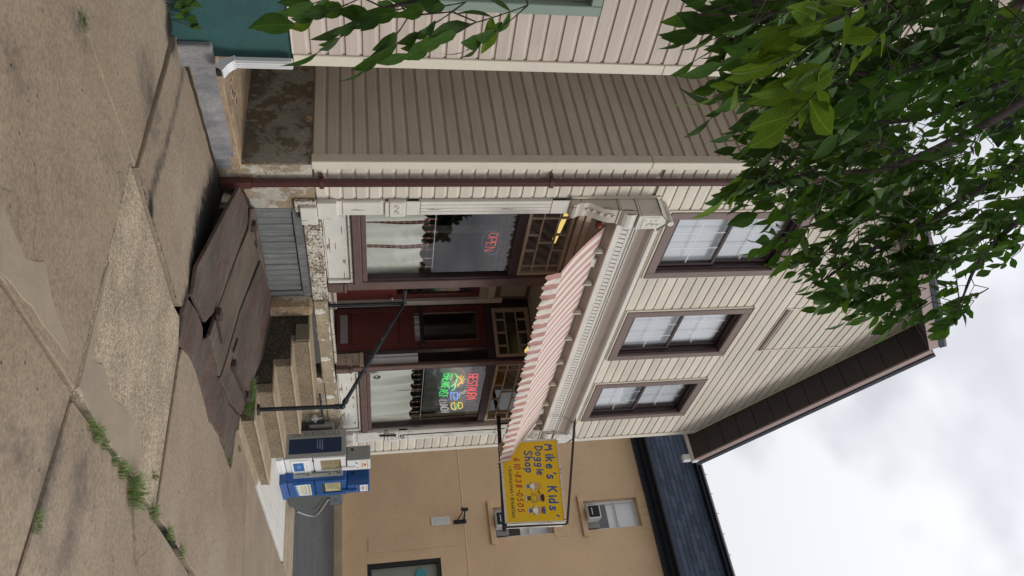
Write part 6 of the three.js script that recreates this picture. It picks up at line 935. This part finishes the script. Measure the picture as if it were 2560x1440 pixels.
// ---------------------------------------------------------------- street tree: ash boughs hanging into the view
{
  const T = thing('ash_tree', 'leafy green ash tree with boughs hanging in front of the gable', 'tree', [-1.3, 0, 6.2]);
  const vein = dtex(128, 64, (u, v) => { const y = Math.abs(v - 0.5) * 2; let k = 205; if (y < 0.05) k = 255; const s = (u * 9 + y * 1.6) % 1; if (s < 0.09) k = 235; return grey(k * (0.94 + 0.12 * fbm(u, v, 8, 8, 3, 7))); });
  vein.repeat.set(1, 1); for (const m of M.leaves) m.map = vein;
  const leafG = [0, 1, 2].map((k) => {
    const pos = [], uv = [], id = [], ts = [0, 0.1, 0.24, 0.4, 0.56, 0.72, 0.86, 1], ws = [0.01, 0.10, 0.19, 0.235, 0.215, 0.15, 0.07, 0.0], bend = [0.10, 0.34, -0.08][k], fold = [0.12, 0.05, 0.26][k];
    ts.forEach((t, i) => { const d = -bend * t * t, j = (i % 2 ? 1 : -1) * 0.008, side = 0.03 * Math.sin(t * 4 + k); pos.push(t, d + fold * ws[i] * 2.2, -ws[i] + j + side, t, d, side, t, d + fold * ws[i] * 2.2, ws[i] - j + side); uv.push(t, 0.5 - ws[i] * 2, t, 0.5, t, 0.5 + ws[i] * 2); });
    for (let i = 0; i < 7; i++) for (const s of [0, 1]) { const a = i * 3 + s, b = a + 3; id.push(a, b, a + 1, a + 1, b, b + 1); }
    const g = new THREE.BufferGeometry(); g.setAttribute('position', new THREE.Float32BufferAttribute(pos, 3)); g.setAttribute('uv', new THREE.Float32BufferAttribute(uv, 2)); g.setIndex(id); g.computeVertexNormals(); return g;
  });
  const r = rng(2024), gs = () => r() + r() + r() - 1.5;
  const W = (x, y, d) => at([x, y], { depth: d });
  // boughs from the trunk, drawn through points of the picture at their distances
  const root = V(-1.0, 5.0, 5.9);
  const limbs = [
    [W(2720, -80, 3.1), W(2420, 110, 2.9), W(2170, 190, 2.7), W(1960, 130, 2.5), W(1800, 90, 2.3)],
    [W(2760, 160, 3.6), W(2430, 330, 3.4), W(2210, 420, 3.2), W(2000, 440, 3.1), W(1870, 480, 3.0)],
    [W(2760, 300, 4.2), W(2500, 440, 4.0), W(2310, 560, 3.8), W(2150, 640, 3.6), W(2030, 720, 3.5)],
    [W(2780, 380, 4.2), W(2560, 540, 4.0), W(2450, 650, 3.8), W(2400, 760, 3.6)],
    [W(2300, -300, 2.4), W(1700, -160, 2.1), W(1400, -60, 2.0), W(1150, -20, 1.95), W(960, 20, 1.9)],
    [W(2500, -140, 2.6), W(2120, 10, 2.4), W(1880, 10, 2.2), W(1740, 40, 2.1)],
    [W(2760, 60, 4.4), W(2480, 220, 4.2), W(2280, 300, 4.0), W(2080, 300, 3.8)],
  ];
  part(T, 'trunk', [tube([V(-1.35, -0.2, 6.3), V(-1.3, 1.5, 6.2), V(-1.2, 3.2, 6.1), V(-1.0, 5.0, 5.9), V(-0.6, 8, 5.6)], 0.17, 30, 12), bar(V(-1.35, -0.15, 6.3), V(-1.33, 0.5, 6.25), 0.24, 12, 0.17)], M.bark);
  const nodes = [];
  limbs.forEach((L) => { const c = new THREE.CatmullRomCurve3([root, ...L]), pts = c.getPoints(40), geo = []; for (let i = 0; i < 40; i++) geo.push(bar(pts[i], pts[i + 1], mix(0.03, 0.004, i / 40), 6, mix(0.03, 0.004, (i + 1) / 40))); part(T, 'limb', geo, M.bark); for (let i = 14; i <= 40; i++) nodes.push(pts[i]); });
  const leaves = [], twigs = [];
  const basis = (dir, up) => { const x = dir.clone().normalize(), z = V(0, 0, 0).crossVectors(x, up).normalize(), y = V(0, 0, 0).crossVectors(z, x); return new THREE.Matrix4().makeBasis(x, y, z); };
  const compound = (P, dir, L, size, dark) => {
    const up = V(gs() * 0.5, 1, gs() * 0.5).normalize(), side = V(0, 0, 0).crossVectors(dir, up).normalize(), pts = []; for (let i = 0; i <= 4; i++) { const t = i / 4; pts.push(P.clone().addScaledVector(dir, L * t).add(V(0, -0.22 * L * t * t, 0))); }
    for (let i = 0; i < 4; i++) twigs.push([pts[i], pts[i + 1], 0.0022]);
    const add = (p, d, s) => { const u2 = up.clone().add(V(gs() * 0.45, gs() * 0.2, gs() * 0.45)); leaves.push({ p, m: basis(d, u2), s: s * R(0.62, 1.22, r), v: Math.floor(r() * 3), c: dark }); };
    add(pts[4], pts[4].clone().sub(pts[3]).normalize().add(V(gs() * 0.2, gs() * 0.2 - 0.1, gs() * 0.2)), size * 1.1);
    const np = r() < 0.6 ? 3 : 2; for (let k = 0; k < np; k++) { const t = 0.35 + 0.6 * k / np, q = P.clone().addScaledVector(dir, L * t).add(V(0, -0.22 * L * t * t, 0)); for (const s of [-1, 1]) { if (r() < 0.06) continue; add(q, dir.clone().multiplyScalar(0.62).addScaledVector(side, s * R(0.6, 1, r)).add(V(0, -0.25 + gs() * 0.3, 0)), size * mix(0.85, 1.02, k / np)); } }
  };
  const imgDir = (dx, dy, dz = 0) => V(0, 0, 0).addScaledVector(BX, dx).addScaledVector(BY, -dy).addScaledVector(BZ, dz).normalize();
  const inside = (p, Q) => { let c = false; for (let i = 0, j = Q.length - 1; i < Q.length; j = i++) if ((Q[i][1] > p[1]) !== (Q[j][1] > p[1]) && p[0] < (Q[j][0] - Q[i][0]) * (p[1] - Q[i][1]) / (Q[j][1] - Q[i][1]) + Q[i][0]) c = !c; return c; };
  const poly = [[1790, -60], [1850, 60], [1880, 160], [1890, 300], [1900, 400], [1940, 480], [1980, 560], [2010, 620], [2060, 690], [2130, 770], [2200, 760], [2290, 790], [2400, 800], [2480, 740], [2570, 600], [2640, 480], [2660, -60]];
  let made = 0, tries = 0;
  const nearest = (P) => nodes.reduce((b, q) => (q.distanceToSquared(P) < b.distanceToSquared(P) ? q : b));
  while (made < 570 && tries++ < 9000) {
    const x = R(1700, 2660, r), y = R(-70, 800, r); if (!inside([x, y], poly)) continue;
    let k = 0.8; if (x > 2230 && y > 150) k = 0.45; if (x > 2200 && y > 400) k = 0.85; if (x < 1900) k = 0.55; if (y > 560) k = 0.8; if (y > 640 && x > 2420) k = 0.45; if (x > 2050 && x < 2280 && y > 80 && y < 420) k = 1.0; if (r() > k) continue;
    let bd = 9; let dep = 3; for (const L of limbs) for (const q of L) { const v = q.clone().sub(EYE), d = -v.dot(BZ), px = 1280 + FOC * v.dot(BX) / d, py = 720 - FOC * v.dot(BY) / d, e = Math.hypot(px - x, py - y) / 300; if (e < bd) { bd = e; dep = d; } }
    dep = clamp(dep + gs() * 0.45, 1.7, 5); const P = W(x, y, dep), nd = nearest(P);
    twigs.push([nd, P, 0.003]); nodes.push(P);
    const dir = imgDir(-0.8 + gs() * 0.6, 0.55 + gs() * 0.6, gs() * 0.5); compound(P, dir, R(0.11, 0.18, r), R(0.075, 0.105, r), dep); made++;
  }
  // the thick of the crown farther back
  for (let k = 0; k < 400; k++) { const x = R(2020, 2680, r), y = R(-100, 520, r); if (x < 2020 + y * 0.25 && r() < 0.6) continue; if (x > 2330 && y > 180 && r() < 0.72) continue; const P = W(x, y, R(4.2, 6.2, r)); compound(P, imgDir(-0.7 + gs(), 0.5 + gs(), gs()), R(0.13, 0.22, r), R(0.09, 0.125, r), 5); }
  // low spray hanging at the edge of the view
  for (const [x, y, d, dx, dy] of [[905, -6, 1.9, -0.8, 0.45], [930, 26, 1.9, -0.7, 0.7], [1000, 10, 1.85, -0.85, 0.35], [1022, 40, 1.85, -0.55, 0.95], [1130, 30, 1.8, -0.8, 0.6], [1190, 55, 1.8, -0.9, 0.5], [1165, 5, 1.85, -0.9, 0.2], [1320, 12, 1.9, -0.95, 0.4], [1300, 30, 1.9, -0.6, 0.55], [1080, 0, 2.0, -0.7, 0.3], [860, -20, 2.0, -0.6, 0.2]]) { const P = W(x, y, d); twigs.push([nearest(P), P, 0.003]); nodes.push(P); compound(P, imgDir(dx, dy, gs() * 0.3), R(0.12, 0.15, r), R(0.085, 0.1, r), 1.9); }
  // a few sprays nearest the lens, sunlight painted in as yellow-green leaf colour
  for (const [x, y, d, dx, dy] of [[2200, -10, 1.6, -0.8, 0.5], [2250, 40, 1.55, -0.7, 0.75], [2130, 20, 1.6, -0.9, 0.35], [2100, 130, 1.6, -0.8, 0.7], [2060, 90, 1.65, -0.9, 0.6], [1930, 170, 1.9, -0.8, 0.5], [1880, 420, 2.6, -0.5, 0.8], [2070, 190, 1.6, -0.6, 0.9]]) { const P = W(x, y, d); twigs.push([nearest(P), P, 0.003]); nodes.push(P); const n0 = leaves.length; compound(P, imgDir(dx, dy, gs() * 0.2), R(0.12, 0.15, r), R(0.095, 0.115, r), 1.6); for (let i = n0; i < leaves.length; i++) leaves[i].sunlitTone = true; }
  // the rest of the crown, out of the picture, over the pavement and the road
  for (let k = 0; k < 500; k++) { const a = r() * 6.283, P = V(-1.0 + Math.cos(a) * 3.2 * Math.sqrt(r()), R(4.6, 8.5, r), 6.2 + Math.sin(a) * 3.0 * Math.sqrt(r())); const v = P.clone().sub(EYE); if (v.dot(BZ) < 0.3) continue; compound(P, V(gs(), -0.4, gs()).normalize(), 0.2, 0.13, 5); }
  // the 300 leaflets that show largest are single leaves, the others one mass
  for (const l of leaves) { const v = l.p.clone().sub(EYE), d = -v.dot(BZ), px = 1280 + FOC * v.dot(BX) / d, py = 720 - FOC * v.dot(BY) / d; l.show = d > 0.3 && px > -20 && px < 2600 && py > -20 && py < 1460 ? l.s / d : 0; }
  leaves.sort((a, b) => b.show - a.show);
  const wb = T.userData.wb, mats = (l) => M.leaves[l.sunlitTone ? 4 : Math.floor(r() * r() * M.leaves.length * 0.999)];
  leaves.slice(0, 300).forEach((l) => { const me = new THREE.Mesh(leafG[l.v], mats(l)); me.name = 'leaf'; me.castShadow = me.receiveShadow = true; me.matrix.copy(l.m).scale(V(l.s, l.s, l.s)).setPosition(l.p.clone().sub(wb)); me.matrix.decompose(me.position, me.quaternion, me.scale); T.add(me); });
  const rest = leaves.slice(300), by = M.leaves.map(() => []); rest.forEach((l) => by[M.leaves.indexOf(mats(l))].push(l));
  by.forEach((L, i) => { for (const v of [0, 1, 2]) { const S = L.filter((l) => l.v === v); if (!S.length) continue; const im = new THREE.InstancedMesh(leafG[v], M.leaves[i], S.length); S.forEach((l, k) => im.setMatrixAt(k, l.m.clone().scale(V(l.s, l.s, l.s)).setPosition(l.p.clone().sub(wb)))); im.name = 'foliage'; im.userData.kind = 'stuff'; im.castShadow = im.receiveShadow = true; T.add(im); } });
  part(T, 'twigs', twigs.map(([a, b, w]) => bar(a, b, w, 3, w * 0.7)), M.twig, { kind: 'stuff' });
}
// ---------------------------------------------------------------- across the road, mirrored in the shop glass
{
  const r = rng(808), q = new THREE.PlaneGeometry(0.5, 0.34), mats = [[0.05, 0.09, 0.03], [0.04, 0.075, 0.028]].map((c) => std(c, 0.9, { side: THREE.DoubleSide }));
  const tree = (x, z, h, w, label) => { const T = thing('far_tree', label, 'tree', [x, 0, z], 'trees across the road'); part(T, 'trunk', tube([V(x, -0.1, z), V(x + 0.1, h * 0.3, z), V(x, h * 0.62, z)], 0.16, 8, 8), M.bark); const n = 1300, im = new THREE.InstancedMesh(q, mats[Math.floor(r() * 2)], n), m = new THREE.Matrix4(), e = new THREE.Euler(); for (let i = 0; i < n; i++) { const a = r() * 6.283, b = Math.acos(2 * r() - 1), k = Math.pow(r(), 0.4), lob = 1 + 0.25 * Math.sin(3 * a) * Math.sin(4 * b); e.set(r() * 6, r() * 6, r() * 6); m.makeRotationFromEuler(e).setPosition(Math.sin(b) * Math.cos(a) * w * k * lob, h * 0.64 + Math.cos(b) * h * 0.36 * k * lob, Math.sin(b) * Math.sin(a) * w * k * lob); im.setMatrixAt(i, m); } im.name = 'crown'; im.userData.kind = 'stuff'; im.castShadow = im.receiveShadow = true; T.add(im); };
  for (const [x, z, h, w] of [[24, 21, 9, 2.6], [31, 24, 7, 2.4], [38, 22, 6, 2.2], [45, 25, 6.5, 2.6], [53, 24, 7, 2.8], [62, 23, 6.5, 2.6], [16, 22, 7, 2.4], [8, 23, 7.5, 2.6]]) tree(x, z, h, w, 'leafy tree standing across the road from the shop');
  const hill = structure('hill'); part(hill, 'slope', new ConvexGeometry([V(-80, -0.2, 30), V(160, -0.2, 30), V(-80, 5.5, 70), V(160, 5.5, 70), V(-80, -0.2, 110), V(160, -0.2, 110)]), std([0.035, 0.05, 0.025], 1));
}
scene.traverse((o) => { delete o.userData.wb; if (o.isMesh) { o.castShadow = true; o.receiveShadow = true; } });
renderer.render(scene, camera);
